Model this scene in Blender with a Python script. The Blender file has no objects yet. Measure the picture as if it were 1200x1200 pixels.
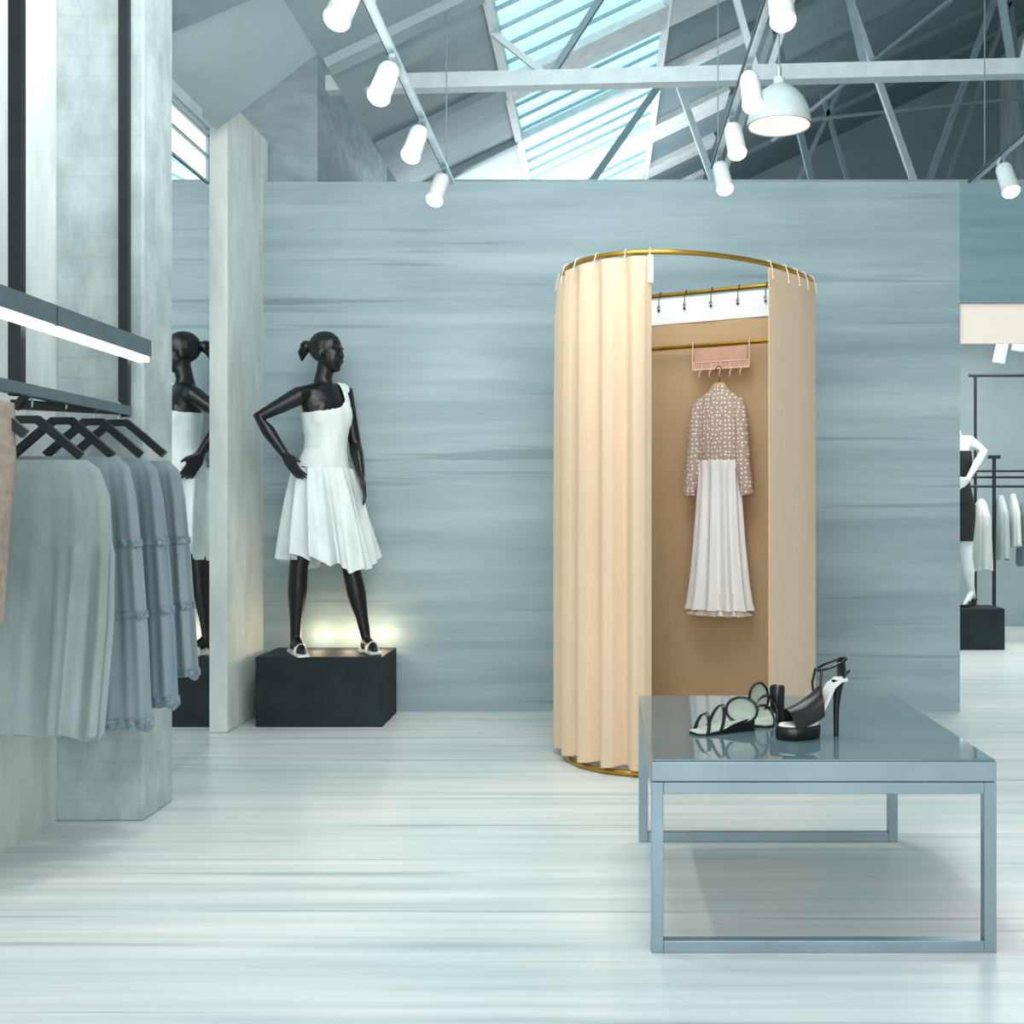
import bpy, bmesh, math, random
from mathutils import Vector, Matrix, noise
random.seed(7)
SC = bpy.context.scene
COL = SC.collection
PI = math.pi
F, VX, VY, H = 1300.0, 705.0, 597.0, 1.16      # focal length (px of a 1200 frame), vanishing point, eye height

def U(px, py, Y):
    """real point seen at a place of the photo, standing Y metres from the camera"""
    return Vector(((px - VX) * Y / F, Y, H + (VY - py) * Y / F))

# ------------------------------------------------------------------ materials
def lin(c):
    c = c / 255.0
    return c / 12.92 if c <= 0.04045 else ((c + 0.055) / 1.055) ** 2.4
def rgb(t):
    return (lin(t[0]), lin(t[1]), lin(t[2]), 1.0)
def base_mat(name):
    m = bpy.data.materials.new(name)
    m.use_nodes = True
    nt = m.node_tree
    return m, nt, nt.nodes['Principled BSDF']
def link(nt, a, b):
    nt.links.new(a, b)
def ramp(nt, fac, stops):
    r = nt.nodes.new('ShaderNodeValToRGB')
    e = r.color_ramp.elements
    while len(e) < len(stops):
        e.new(0.5)
    for k, (p, c) in enumerate(stops):
        e[k].position = p
        e[k].color = rgb(c)
    link(nt, fac, r.inputs['Fac'])
    return r.outputs['Color']
def coords(nt, scale=(1, 1, 1), kind='Object'):
    tc = nt.nodes.new('ShaderNodeTexCoord')
    mp = nt.nodes.new('ShaderNodeMapping')
    mp.inputs['Scale'].default_value = scale
    link(nt, tc.outputs[kind], mp.inputs['Vector'])
    return mp.outputs['Vector']
def noise_tex(nt, vec, scale=1.0, detail=4.0, rough=0.55):
    n = nt.nodes.new('ShaderNodeTexNoise')
    n.inputs['Scale'].default_value = scale
    n.inputs['Detail'].default_value = detail
    n.inputs['Roughness'].default_value = rough
    link(nt, vec, n.inputs['Vector'])
    return n.outputs['Fac']
def add_bump(nt, b, h, strength=0.2, dist=0.01):
    bp = nt.nodes.new('ShaderNodeBump')
    bp.inputs['Strength'].default_value = strength
    bp.inputs['Distance'].default_value = dist
    link(nt, h, bp.inputs['Height'])
    link(nt, bp.outputs['Normal'], b.inputs['Normal'])
def M(name, c, rough=0.5, metal=0.0, var=0.06, scale=(12, 12, 12), bump=0.0, spec=0.5, sheen=0.0):
    """plain coloured material with a little noise"""
    m, nt, b = base_mat(name)
    n = noise_tex(nt, coords(nt, scale))
    lo = tuple(max(0, v * (1 - var)) for v in c)
    hi = tuple(min(255, v * (1 + var)) for v in c)
    link(nt, ramp(nt, n, [(0.3, lo), (0.7, hi)]), b.inputs['Base Color'])
    b.inputs['Roughness'].default_value = rough
    b.inputs['Metallic'].default_value = metal
    b.inputs['Specular IOR Level'].default_value = spec
    if sheen:
        b.inputs['Sheen Weight'].default_value = sheen
    if bump:
        add_bump(nt, b, n, bump)
    return m
def emit(name, c, strength):
    m, nt, b = base_mat(name)
    b.inputs['Base Color'].default_value = rgb(c)
    b.inputs['Emission Color'].default_value = rgb(c)
    b.inputs['Emission Strength'].default_value = strength
    return m
def streaks(name, stops, sx, sy, sz, rough=0.5, spec=0.4, broad=0.5, mixw=0.45, bump=0.0, seam=0.0):
    """long horizontal streaks like brushed timber or veined stone"""
    m, nt, b = base_mat(name)
    n1 = noise_tex(nt, coords(nt, (sx, sy, sz)), 1.0, 6, 0.62)
    n2 = noise_tex(nt, coords(nt, (broad, broad * 1.5, broad * 1.5)), 1.0, 3, 0.5)
    mx = nt.nodes.new('ShaderNodeMix')
    mx.data_type = 'FLOAT'
    mx.inputs['Factor'].default_value = mixw
    link(nt, n1, mx.inputs['A'])
    link(nt, n2, mx.inputs['B'])
    colr = ramp(nt, mx.outputs['Result'], stops)
    if seam:
        n3 = noise_tex(nt, coords(nt, (sx * 1.3, sy * 2.6, sz * 3.2)), 1.0, 2, 0.4)
        m2 = nt.nodes.new('ShaderNodeMix')
        m2.data_type = 'RGBA'
        m2.blend_type = 'MULTIPLY'
        m2.inputs['Factor'].default_value = seam
        link(nt, colr, m2.inputs['A'])
        link(nt, ramp(nt, n3, [(0.30, (150, 164, 170)), (0.37, (250, 250, 250)), (0.62, (250, 250, 250)), (0.70, (255, 255, 255))]), m2.inputs['B'])
        colr = m2.outputs['Result']
    link(nt, colr, b.inputs['Base Color'])
    b.inputs['Roughness'].default_value = rough
    b.inputs['Specular IOR Level'].default_value = spec
    if bump:
        add_bump(nt, b, n1, bump, 0.004)
    return m
def brick_mat(name, c1, c2, mortar):
    m, nt, b = base_mat(name)
    tc = nt.nodes.new('ShaderNodeTexCoord')
    sep = nt.nodes.new('ShaderNodeSeparateXYZ')
    link(nt, tc.outputs['Object'], sep.inputs[0])
    ad = nt.nodes.new('ShaderNodeMath')
    link(nt, sep.outputs['X'], ad.inputs[0])
    link(nt, sep.outputs['Y'], ad.inputs[1])
    cb = nt.nodes.new('ShaderNodeCombineXYZ')
    link(nt, ad.outputs[0], cb.inputs['X'])
    link(nt, sep.outputs['Z'], cb.inputs['Y'])
    br = nt.nodes.new('ShaderNodeTexBrick')
    br.inputs['Scale'].default_value = 1.0
    br.inputs['Brick Width'].default_value = 0.23
    br.inputs['Row Height'].default_value = 0.075
    br.inputs['Mortar Size'].default_value = 0.006
    br.inputs['Mortar Smooth'].default_value = 1.0
    br.inputs['Color1'].default_value = rgb(c1)
    br.inputs['Color2'].default_value = rgb(c2)
    br.inputs['Mortar'].default_value = rgb(mortar)
    link(nt, cb.outputs[0], br.inputs['Vector'])
    n = noise_tex(nt, coords(nt, (9, 9, 5)), 1, 6, 0.65)
    mx = nt.nodes.new('ShaderNodeMix')
    mx.data_type = 'RGBA'
    mx.blend_type = 'MULTIPLY'
    mx.inputs['Factor'].default_value = 0.75
    link(nt, br.outputs['Color'], mx.inputs['A'])
    link(nt, ramp(nt, n, [(0.3, (190, 196, 196)), (0.65, (255, 255, 255))]), mx.inputs['B'])
    link(nt, mx.outputs['Result'], b.inputs['Base Color'])
    b.inputs['Roughness'].default_value = 0.85
    add_bump(nt, b, n, 0.35, 0.02)
    return m

WALL = streaks('blue_grey_boards', [(0.28, (126, 148, 155)), (0.45, (150, 170, 176)), (0.58, (170, 189, 194)), (0.75, (192, 206, 210))], 0.5, 3, 7, 0.55, 0.3, 0.5, 0.4, 0, 0.36)
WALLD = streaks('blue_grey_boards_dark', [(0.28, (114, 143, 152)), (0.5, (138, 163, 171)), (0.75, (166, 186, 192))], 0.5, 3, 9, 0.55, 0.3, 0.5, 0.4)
FLOOR = streaks('pale_streaked_floor', [(0.28, (166, 183, 189)), (0.41, (198, 211, 213)), (0.52, (219, 226, 226)), (0.66, (244, 240, 235))], 0.45, 13, 1, 0.32, 0.45, 0.55, 0.42, 0, 0.5)
BRICK = brick_mat('whitewashed_brick', (188, 201, 201), (181, 195, 196), (178, 192, 193))
PLASTER = M('painted_plaster', (186, 201, 201), 0.8, var=0.07, scale=(6, 6, 2.5), bump=0.15)
PLASTERL = M('pale_plaster', (216, 223, 220), 0.8, var=0.07, scale=(7, 7, 2), bump=0.15)
HAUNCH = M('ceiling_plaster', (172, 188, 193), 0.8, var=0.03, scale=(2, 2, 2))
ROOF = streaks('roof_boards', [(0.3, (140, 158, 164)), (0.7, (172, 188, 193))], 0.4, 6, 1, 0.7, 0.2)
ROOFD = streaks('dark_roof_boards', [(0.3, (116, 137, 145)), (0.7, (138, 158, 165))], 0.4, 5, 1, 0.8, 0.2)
PURLIN = M('painted_timber', (216, 226, 228), 0.6, var=0.05)
PURLIN_SHADE = M('shaded_timber', (122, 143, 150), 0.7, var=0.05)  # same purlins away from the skylight, fading light put into the colour
TRUSS = M('white_painted_steel', (205, 217, 219), 0.45, var=0.04)
STEELD = M('grey_painted_steel', (126, 146, 153), 0.45, var=0.05)
WHITE = M('white_enamel', (226, 232, 232), 0.35, var=0.03)
SILVER = M('silver_metal', (190, 204, 210), 0.28, 0.6, 0.05)
BLACK = M('black_metal', (22, 30, 34), 0.4, var=0.15)
CHAR = M('charcoal_lacquer', (38, 48, 52), 0.65, spec=0.2, var=0.12, scale=(5, 5, 5))
GREYM = M('blue_grey_metal', (96, 114, 122), 0.4, 0.3, 0.06)
GOLD = M('brushed_gold', (196, 152, 62), 0.27, 0.9, 0.08)
TABLEM = M('blue_grey_steel', (142, 162, 171), 0.3, 0.55, 0.05, scale=(4, 4, 4))
MANN = M('glossy_black_mannequin', (14, 15, 18), 0.33, var=0.2, scale=(20, 20, 20))
MANNW = M('glossy_white_mannequin', (226, 234, 234), 0.35, var=0.03)
CLOTHW = M('white_cotton', (226, 235, 234), 0.85, var=0.04, scale=(18, 18, 6), bump=0.15)
SATIN = M('white_satin', (236, 233, 230), 0.5, var=0.02, scale=(25, 25, 3), sheen=0.2)
SATINU = M('pinkish_lining', (224, 208, 200), 0.6, var=0.04)
TAN = M('beige_curtain_fabric', (227, 198, 166), 0.6, var=0.012, scale=(40, 40, 6), sheen=0.2)
TANB = M('tan_curtain_fabric', (194, 162, 124), 0.75, var=0.012, scale=(30, 30, 10))
BAND = M('white_header_tape', (244, 245, 243), 0.8, var=0.02)
CREAMW = M('cream_wire', (240, 222, 190), 0.5, var=0.03)
CREAM = emit('cream_board', (238, 224, 212), 0.3)  # glow added to lift the board's brightness
PINK = M('dusty_pink_metal', (206, 158, 134), 0.55, var=0.05)
PINKW = M('pale_pink_wire', (240, 206, 182), 0.5, var=0.03)
WOOD = streaks('pale_wood', [(0.3, (205, 172, 110)), (0.7, (228, 200, 144))], 3, 30, 30, 0.5)
WIRED = M('dark_bronze_wire', (92, 72, 52), 0.4, 0.6)
DRESSG = M('sage_chiffon', (140, 153, 154), 0.8, var=0.09, scale=(8, 8, 2.5), sheen=0.2)
DRESSB = M('slate_chiffon', (124, 139, 146), 0.8, var=0.09, scale=(14, 14, 2), sheen=0.2)
DRESSB2 = M('blue_grey_chiffon', (117, 134, 144), 0.8, var=0.09, scale=(14, 14, 2), sheen=0.2)
LACE = M('slate_lace_trim', (108, 127, 137), 0.8, var=0.25, scale=(60, 60, 60))
BROWN = M('brown_wool', (150, 137, 126), 0.9, var=0.1, scale=(40, 40, 40), bump=0.2)
SHOEB = M('black_patent', (18, 20, 22), 0.22, var=0.2)
INSOLE = M('pale_insole', (186, 198, 184), 0.6, var=0.08)
WHITEL = M('white_leather', (232, 236, 234), 0.45, var=0.03)
LENS = emit('lit_lens', (255, 255, 255), 5.0)
LED = emit('lit_led_strip', (255, 255, 255), 2.2)
BULB = emit('warm_lit_glass', (255, 224, 210), 1.0)
SKYP = emit('daylit_glazing', (184, 234, 241), 0.92)
WINP = emit('bright_glazing', (250, 253, 253), 1.1)
MIRROR = M('silvered_glass', (240, 245, 246), 0.015, 1.0, 0.005)

def glass_top():
    m, nt, b = base_mat('smoked_glass_top')
    n = noise_tex(nt, coords(nt, (2, 2, 2)))
    link(nt, ramp(nt, n, [(0.3, (92, 116, 124)), (0.7, (102, 126, 134))]), b.inputs['Base Color'])
    b.inputs['Roughness'].default_value = 0.06
    b.inputs['Specular IOR Level'].default_value = 0.75
    b.inputs['Coat Weight'].default_value = 0.25
    b.inputs['Coat Roughness'].default_value = 0.03
    return m
GLASST = glass_top()
def polka():
    m, nt, b = base_mat('polka_dot_taupe')
    tc = nt.nodes.new('ShaderNodeTexCoord')
    sep = nt.nodes.new('ShaderNodeSeparateXYZ')
    link(nt, tc.outputs['Object'], sep.inputs[0])
    cb = nt.nodes.new('ShaderNodeCombineXYZ')
    link(nt, sep.outputs['X'], cb.inputs['X'])
    link(nt, sep.outputs['Z'], cb.inputs['Y'])
    v = nt.nodes.new('ShaderNodeTexVoronoi')
    v.voronoi_dimensions = '2D'
    v.inputs['Scale'].default_value = 46
    v.inputs['Randomness'].default_value = 0.5
    link(nt, cb.outputs[0], v.inputs['Vector'])
    link(nt, ramp(nt, v.outputs['Distance'], [(0.18, (244, 236, 228)), (0.25, (182, 156, 142))]), b.inputs['Base Color'])
    b.inputs['Roughness'].default_value = 0.85
    return m
POLKA = polka()

# ------------------------------------------------------------------ mesh building
class MB:
    def __init__(s):
        s.v, s.f = [], []
    def add(s, vs, fs):
        b = len(s.v)
        s.v += [Vector(p) for p in vs]
        s.f += [tuple(b + i for i in f) for f in fs]
        return s
    def box(s, x0, x1, y0, y1, z0, z1):
        vs = [(x0, y0, z0), (x1, y0, z0), (x1, y1, z0), (x0, y1, z0), (x0, y0, z1), (x1, y0, z1), (x1, y1, z1), (x0, y1, z1)]
        return s.add(vs, [(3, 2, 1, 0), (4, 5, 6, 7), (0, 1, 5, 4), (1, 2, 6, 5), (2, 3, 7, 6), (3, 0, 4, 7)])
    def bar(s, a, b, w, h, up=(0, 0, 1)):
        a, b = Vector(a), Vector(b)
        d = (b - a).normalized()
        up = Vector(up)
        if abs(d.dot(up)) > 0.98:
            up = Vector((0, 1, 0))
        x = d.cross(up).normalized() * w / 2
        z = x.cross(d).normalized() * h / 2
        vs = [a - x - z, a + x - z, a + x + z, a - x + z, b - x - z, b + x - z, b + x + z, b - x + z]
        return s.add(vs, [(3, 2, 1, 0), (4, 5, 6, 7), (0, 1, 5, 4), (1, 2, 6, 5), (2, 3, 7, 6), (3, 0, 4, 7)])
    def loft(s, rings, cap=True, closed_ring=True):
        n = len(rings[0])
        vs = [p for r in rings for p in r]
        fs = []
        for k in range(len(rings) - 1):
            for i in range(n if closed_ring else n - 1):
                j = (i + 1) % n
                fs.append((k * n + i, k * n + j, (k + 1) * n + j, (k + 1) * n + i))
        if cap and closed_ring:
            fs.append(tuple(reversed(range(n))))
            fs.append(tuple((len(rings) - 1) * n + i for i in range(n)))
        return s.add(vs, fs)
    def tube(s, pts, r, seg=10, closed=False, round_end=False, flat=None):
        pts = [Vector(p) for p in pts]
        n = len(pts)
        rs = r if isinstance(r, (list, tuple)) else [r] * n
        if round_end and not closed:
            d0 = (pts[0] - pts[1]).normalized()
            d1 = (pts[-1] - pts[-2]).normalized()
            pre = [pts[0] + d0 * rs[0] * t for t in (0.95, 0.6)]
            pos = [pts[-1] + d1 * rs[-1] * t for t in (0.6, 0.95)]
            rs = [rs[0] * 0.3, rs[0] * 0.8] + list(rs) + [rs[-1] * 0.8, rs[-1] * 0.3]
            pts = pre + pts + pos
            n = len(pts)
        rings = []
        up = None
        for i in range(n):
            if closed:
                d = pts[(i + 1) % n] - pts[i - 1]
            else:
                d = pts[min(i + 1, n - 1)] - pts[max(i - 1, 0)]
            d.normalize()
            if up is None:
                up = Vector((0, 0, 1)) if abs(d.z) < 0.9 else Vector((0, 1, 0))
            x = d.cross(up)
            if x.length < 1e-5:
                x = d.orthogonal()
            x.normalize()
            y = x.cross(d).normalized()
            up = y
            rings.append([pts[i] + (x * math.cos(2 * PI * k / seg) + y * math.sin(2 * PI * k / seg)) * rs[i] for k in range(seg)])
        if closed:
            rings.append(rings[0])
            return s.loft(rings, cap=False)
        return s.loft(rings)
    def lathe(s, prof, c=(0, 0, 0), seg=28, caps=True):
        c = Vector(c)
        rings = [[c + Vector((r * math.cos(2 * PI * k / seg), r * math.sin(2 * PI * k / seg), z)) for k in range(seg)] for r, z in prof]
        return s.loft(rings, cap=caps)
    def ball(s, c, rx, ry, rz, seg=16, axes=None):
        c = Vector(c)
        ax = axes or (Vector((1, 0, 0)), Vector((0, 1, 0)), Vector((0, 0, 1)))
        rings = []
        m = seg // 2
        for i in range(1, m):
            t = -PI / 2 + PI * i / m
            rings.append([c + ax[0] * rx * math.cos(t) * math.cos(2 * PI * k / seg) + ax[1] * ry * math.cos(t) * math.sin(2 * PI * k / seg) + ax[2] * rz * math.sin(t) for k in range(seg)])
        return s.loft(rings)
    def ribbon(s, pts, w, t, side):
        """flat strap through pts, w wide along side, t thick"""
        pts = [Vector(p) for p in pts]
        side = Vector(side).normalized()
        rings = []
        for i in range(len(pts)):
            d = (pts[min(i + 1, len(pts) - 1)] - pts[max(i - 1, 0)]).normalized()
            n = d.cross(side).normalized() * t / 2
            x = side * w / 2
            rings.append([pts[i] - x - n, pts[i] + x - n, pts[i] + x + n, pts[i] - x + n])
        return s.loft(rings)
    def mesh(s, name):
        me = bpy.data.meshes.new(name)
        me.from_pydata([tuple(p) for p in s.v], [], s.f)
        bm = bmesh.new()
        bm.from_mesh(me)
        bmesh.ops.recalc_face_normals(bm, faces=bm.faces)
        bm.to_mesh(me)
        bm.free()
        return me
    def build(s, name, m, parent=None, smooth=False, bevel=0.0, world=False):
        """parts are given in world space under an unrotated parent, or in the parent's own space when world is False"""
        off = Vector((0, 0, 0))
        if parent is None:
            xs = [p.x for p in s.v]; ys = [p.y for p in s.v]; zs = [p.z for p in s.v]
            off = Vector(((min(xs) + max(xs)) / 2, (min(ys) + max(ys)) / 2, min(zs)))
        elif world:
            off = Vector(parent.location)
        for p in s.v:
            p -= off
        me = s.mesh(name)
        o = bpy.data.objects.new(name, me)
        if parent is None:
            o.location = off
        else:
            o.parent = parent
        me.materials.append(m)
        if smooth:
            for p in me.polygons:
                p.use_smooth = True
            try:
                me.set_sharp_from_angle(angle=math.radians(50))
            except Exception:
                pass
        if bevel:
            bv = o.modifiers.new('bevel', 'BEVEL')
            bv.width = bevel
            bv.segments = 2
            bv.limit_method = 'ANGLE'
        COL.objects.link(o)
        return o

def tag(o, label=None, cat=None, group=None, kind=None):
    for k, v in (('label', label), ('category', cat), ('group', group), ('kind', kind)):
        if v:
            o[k] = v
    return o
def thing(name, label, cat, loc=(0, 0, 0), rot=(0, 0, 0), group=None, kind=None):
    o = bpy.data.objects.new(name, None)
    o.empty_display_size = 0.05
    o.location = loc
    o.rotation_euler = rot
    COL.objects.link(o)
    return tag(o, label, cat, group, kind)
def copy_tree(o, parent=None):
    c = o.copy()
    COL.objects.link(c)
    if parent is not None:
        c.parent = parent
    for ch in list(o.children):
        copy_tree(ch, c)
    return c
def struct(name, mb, m, label, cat, parent=None, **k):
    o = mb.build(name, m, parent, **k)
    if parent is None:
        tag(o, label, cat, kind='structure')
    return o

# ------------------------------------------------------------------ the setting
YW = 6.36                                   # front of the boarded partition
ZW = H + 384 / F * YW                       # its top
XO = 420 / F * YW                           # where the opening to the back shop begins
ZO = H + (VY - 355) / F * YW                # top of that opening
XR = 4.6
struct('floor', MB().box(-3.2, XR, -2.0, 13.0, -0.1, 0), FLOOR, 'pale blue-white streaked floor running through the whole shop', 'floor')
struct('wall_back', MB().box(-1.95, XO, YW, YW + 0.1, 0, ZW), WALL, 'blue-grey boarded partition wall behind the fitting room', 'wall')
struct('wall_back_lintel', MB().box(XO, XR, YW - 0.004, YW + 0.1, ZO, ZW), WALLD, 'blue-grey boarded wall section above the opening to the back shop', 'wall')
struct('wall_left', MB().box(-2.4, -2.03, -1.0, 4.13, 0, 4.2), PLASTERL, 'pale plastered left wall behind the hanging dresses', 'wall')
struct('brick_pillar', MB().box(-2.4, -1.705, 4.13, 4.41, 0, 4.2), BRICK, 'whitewashed brick pillar behind the dress rail', 'pillar', bevel=0.008)
struct('wall_left_mirror_bay', MB().box(-2.4, -1.93, 4.41, 5.36, 0, 3.25), PLASTER, 'plastered wall bay between the two pale pillars, holding the mirror', 'wall')
struct('plaster_pillar', MB().box(-2.4, -1.94, 5.75, YW + 0.1, 0, 3.3), PLASTERL, 'pale pillar right of the mirror, beside the black plinth', 'pillar', bevel=0.01)
struct('wall_right', MB().box(XR, XR + 0.2, -1.0, 13.0, 0, 6.6), PLASTER, 'plain right side wall of the hall', 'wall')
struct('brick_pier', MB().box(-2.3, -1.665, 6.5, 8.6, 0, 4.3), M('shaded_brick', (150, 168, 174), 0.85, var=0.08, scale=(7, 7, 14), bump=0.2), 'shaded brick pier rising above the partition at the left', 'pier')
struct('wall_far', MB().box(-3.2, XR, 12.8, 13.0, 0, 6.8), M('far_gable', (134, 154, 161), 0.85, var=0.05, scale=(1, 1, 2)), 'dark gable wall at the far end of the hall', 'wall')
struct('wall_far_room', MB().box(1.5, XR, 11.0, 11.1, 0, 3.0), M('far_room_wall', (150, 166, 170), 0.8, var=0.05, scale=(2, 2, 2)), 'grey rear wall of the back shop beyond the opening', 'wall')

RA, RM = 3.0, 0.48                          # roof plane: height above eye = RA + RM * x
def rz(x):
    return H + RA + RM * x
XS0, XS1 = -RA / 5.0, RA / 7.2              # skylight strip
def roof_strip(x0, x1, y0, y1, t=0.08):
    vs = [(x0, y0, rz(x0)), (x1, y0, rz(x1)), (x1, y1, rz(x1)), (x0, y1, rz(x0)), (x0, y0, rz(x0) + t), (x1, y0, rz(x1) + t), (x1, y1, rz(x1) + t), (x0, y1, rz(x0) + t)]
    return MB().add(vs, [(3, 2, 1, 0), (4, 5, 6, 7), (0, 1, 5, 4), (1, 2, 6, 5), (2, 3, 7, 6), (3, 0, 4, 7)])
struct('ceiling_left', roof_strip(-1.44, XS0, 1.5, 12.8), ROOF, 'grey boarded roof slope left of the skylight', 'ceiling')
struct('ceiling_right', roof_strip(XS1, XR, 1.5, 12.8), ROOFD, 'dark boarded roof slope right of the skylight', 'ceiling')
# haunch along the eave
hv = []
for y in (4.7, 5.62):
    hv += [(-1.44, y, H + 2.31), (-1.95, y, H + 1.92), (-1.95, y, H + 2.6), (-1.44, y, H + 2.6)]
struct('ceiling_haunch', MB().add(hv, [(0, 1, 2, 3), (7, 6, 5, 4), (0, 4, 5, 1), (1, 5, 6, 2), (2, 6, 7, 3), (3, 7, 4, 0)]), HAUNCH, 'smooth pale sloping haunch between the left wall and the roof', 'ceiling')
struct('ceiling_rafter', MB().bar((-2.0, 4.55, H + 2.03), (-0.6, 4.55, H + 2.62), 0.3, 0.16), STEELD, 'grey sloping rafter above the mirror bay', 'rafter')

# skylight: pane, mullions, kerbs
sk = thing('window_1', 'long cyan-white glazed skylight strip in the roof', 'skylight', ((XS0 + XS1) / 2, 8.0, rz(0)), kind='structure')
pm = MB()
e = 0.02
pm.add([(XS0, 1.5, rz(XS0) + e), (XS1, 1.5, rz(XS1) + e), (XS1, 12.8, rz(XS1) + e), (XS0, 12.8, rz(XS0) + e)], [(0, 1, 2, 3)])
pm.build('pane', SKYP, sk, world=True)
fm = MB()
for x in (XS0, XS1):
    fm.bar((x, 1.5, rz(x)), (x, 12.8, rz(x)), 0.05, 0.1)
fm.build('window_frame', TRUSS, sk, world=True)
gb = MB()
y = 4.6
while y < 12.6:
    gb.bar((XS0, y, rz(XS0)), (XS1, y, rz(XS1)), 0.012, 0.022)
    y += 0.24
gb.build('glazing_bar', M('pale_glazing_bar', (150, 178, 186), 0.5), sk, world=True)
# purlins
for k, (y, pw) in enumerate(((5.75, 0.2), (7.1, 0.34), (8.12, 0.2), (9.35, 0.42), (10.45, 0.3), (11.55, 0.3))):
    p = MB().bar((XS0 - 0.02, y, rz(XS0 - 0.02) - 0.025), (1.05, y, rz(1.05) - 0.025), pw, 0.05)
    pu = struct('ceiling_purlin', p, PURLIN, ['sloping white purlin crossing the skylight above the front truss', 'second sloping purlin crossing the skylight', 'third sloping purlin crossing the skylight, behind the white chord', 'fourth sloping purlin, just above the partition top', 'fifth sloping purlin, hidden low behind the partition', 'last sloping purlin by the far gable'][k], 'purlin')
    MB().bar((1.05, y, rz(1.05) - 0.025), (XR - 0.02, y, rz(XR - 0.02) - 0.025), 0.12, 0.05).build('shaded_length', PURLIN_SHADE, pu, world=True)  # right-hand length, its loss of light painted as a darker tone
    MB().bar((-1.42, y, rz(-1.42) - 0.025), (XS0 - 0.02, y, rz(XS0 - 0.02) - 0.025), pw * 0.6, 0.05).build('grey_length', ROOF, pu, world=True)

# trusses
def truss(Yl, Yr, z, xl, xr, members, m, label, rod=0.04):
    o = thing('roof_truss', label, 'truss', ((xl + xr) / 2, (Yl + Yr) / 2, z), kind='structure')
    yy = lambda x: Yl + (Yr - Yl) * (x - xl) / (xr - xl)
    MB().bar((xl, yy(xl), z), (xr, yy(xr), z), 0.09, 0.085).build('bottom_chord', TRUSS, o, world=True)
    for x0, x1, top, mm in members:
        zt = min(rz(x1) - 0.02, z + top) if top else rz(x1) - 0.02
        MB().bar((x0, yy(x0), z), (x1, yy(x1), zt), rod, rod).build('web_member', mm, o, world=True)
    return o
truss(6.28, 5.9, H + 2.4, -1.55, XR - 0.05,
      [(-0.28, -0.62, 0, TRUSS), (-0.30, 0.12, 0, STEELD), (0.86, 0.62, 0, TRUSS), (0.92, 1.30, 0, TRUSS), (1.45, 1.20, 0, STEELD), (2.28, 2.75, 0, TRUSS), (2.24, 2.0, 0, STEELD)],
      TRUSS, 'front white roof truss with long horizontal bottom chord', 0.035)
truss(8.12, 8.12, H + 2.36, -1.4, XR - 0.05,
      [(-0.10, 0.50, 0, STEELD), (0.83, 0.52, 0, TRUSS), (0.86, 1.28, 0, TRUSS), (1.55, 1.25, 0, STEELD), (2.30, 1.78, 0, TRUSS), (2.38, 3.15, 0, STEELD), (3.9, 3.3, 0, STEELD)],
      STEELD, 'rear roof truss seen above the partition wall', 0.045)
truss(10.6, 10.6, H + 2.3, -1.2, XR - 0.05,
      [(1.5, 2.3, 0, STEELD), (2.6, 2.1, 0, STEELD), (3.0, 3.9, 0, STEELD), (4.2, 3.9, 0, STEELD)],
      STEELD, 'farthest grey roof truss in front of the dark gable', 0.04)
for a, b, lab in ((U(905, 165, 9.6), U(1114, 0, 6.4), 'thin grey tie rod crossing below the right roof slope'), (U(940, 141, 9.3), U(1230, 112, 9.0), 'thin level tie rod in front of the dark gable')):
    struct('tie_rod', MB().bar(a, b, 0.02, 0.02), STEELD, lab, 'rod')

# high window above the mirror (lies in the plane of the bay wall)
XM = -1.895
w2 = thing('window_2', 'small bright white window above the mirror, between the pillars', 'window', (XM - 0.02, 5.0, H + 1.57), kind='structure')
MB().box(XM - 0.025, XM - 0.012, 4.5, 5.355, H + 1.57, H + 1.82).build('pane', WINP, w2, world=True)
wf = MB()
for z in (H + 1.575, H + 1.70, H + 1.80, H + 1.835):
    wf.box(XM - 0.03, XM + 0.002, 4.5, 5.355, z - 0.006, z + 0.006)
for y in (4.5, 5.349):
    wf.box(XM - 0.03, XM + 0.002, y - 0.006, y + 0.006, H + 1.57, H + 1.84)
wf.build('window_frame', STEELD, w2, world=True)
# mirror
mr = thing('wall_mirror', 'tall frameless mirror between the pillars reflecting the black mannequin', 'mirror', (XM, 4.85, 0))
MB().box(XM - 0.006, XM, 4.42, 5.36, 0.0, H + 1.56).build('mirror_glass', MIRROR, mr, world=True)
MB().box(XM - 0.03, XM - 0.0065, 4.42, 5.359, 0.0, H + 1.56).build('backing', GREYM, mr, world=True)

# ------------------------------------------------------------------ fitting room
CH = Vector((-0.886, 0.463, 0))             # along the straight back, towards the back left corner
NR = Vector((-0.463, -0.886, 0))            # from the straight back towards the bulging front
MC = Vector((0.4984, 5.6878, 0))
EA, ED = 0.60, 0.95
def dpt(th, r=0.0, z=0.0):
    """point on the D-shaped plan, th from 0 (back left corner) round the front to pi (back right corner); r is an outward offset"""
    c, s = math.cos(th), math.sin(th)
    p = MC + CH * EA * c + NR * ED * s
    n = (CH * c / EA + NR * s / ED).normalized()
    p = p + n * r
    return Vector((p.x, p.y, z))
ZR = H + 1.115
arc = [i * PI / 60 for i in range(61)]
fr = thing('fitting_room_frame', 'gold tubular D-shaped fitting room frame standing in front of the boarded wall', 'fitting room', (MC.x, MC.y - 0.4, 0))
def d_ring(z, r):
    pts = [dpt(t, 0, z) for t in arc]
    back = [pts[-1].lerp(pts[0], k / 12) for k in range(1, 12)]
    return MB().tube(pts + back, r, 12, closed=True)
d_ring(ZR, 0.0115).build('top_rail', GOLD, fr, smooth=True, world=True)
d_ring(0.013, 0.0125).build('base_rail', GOLD, fr, smooth=True, world=True)
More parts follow.
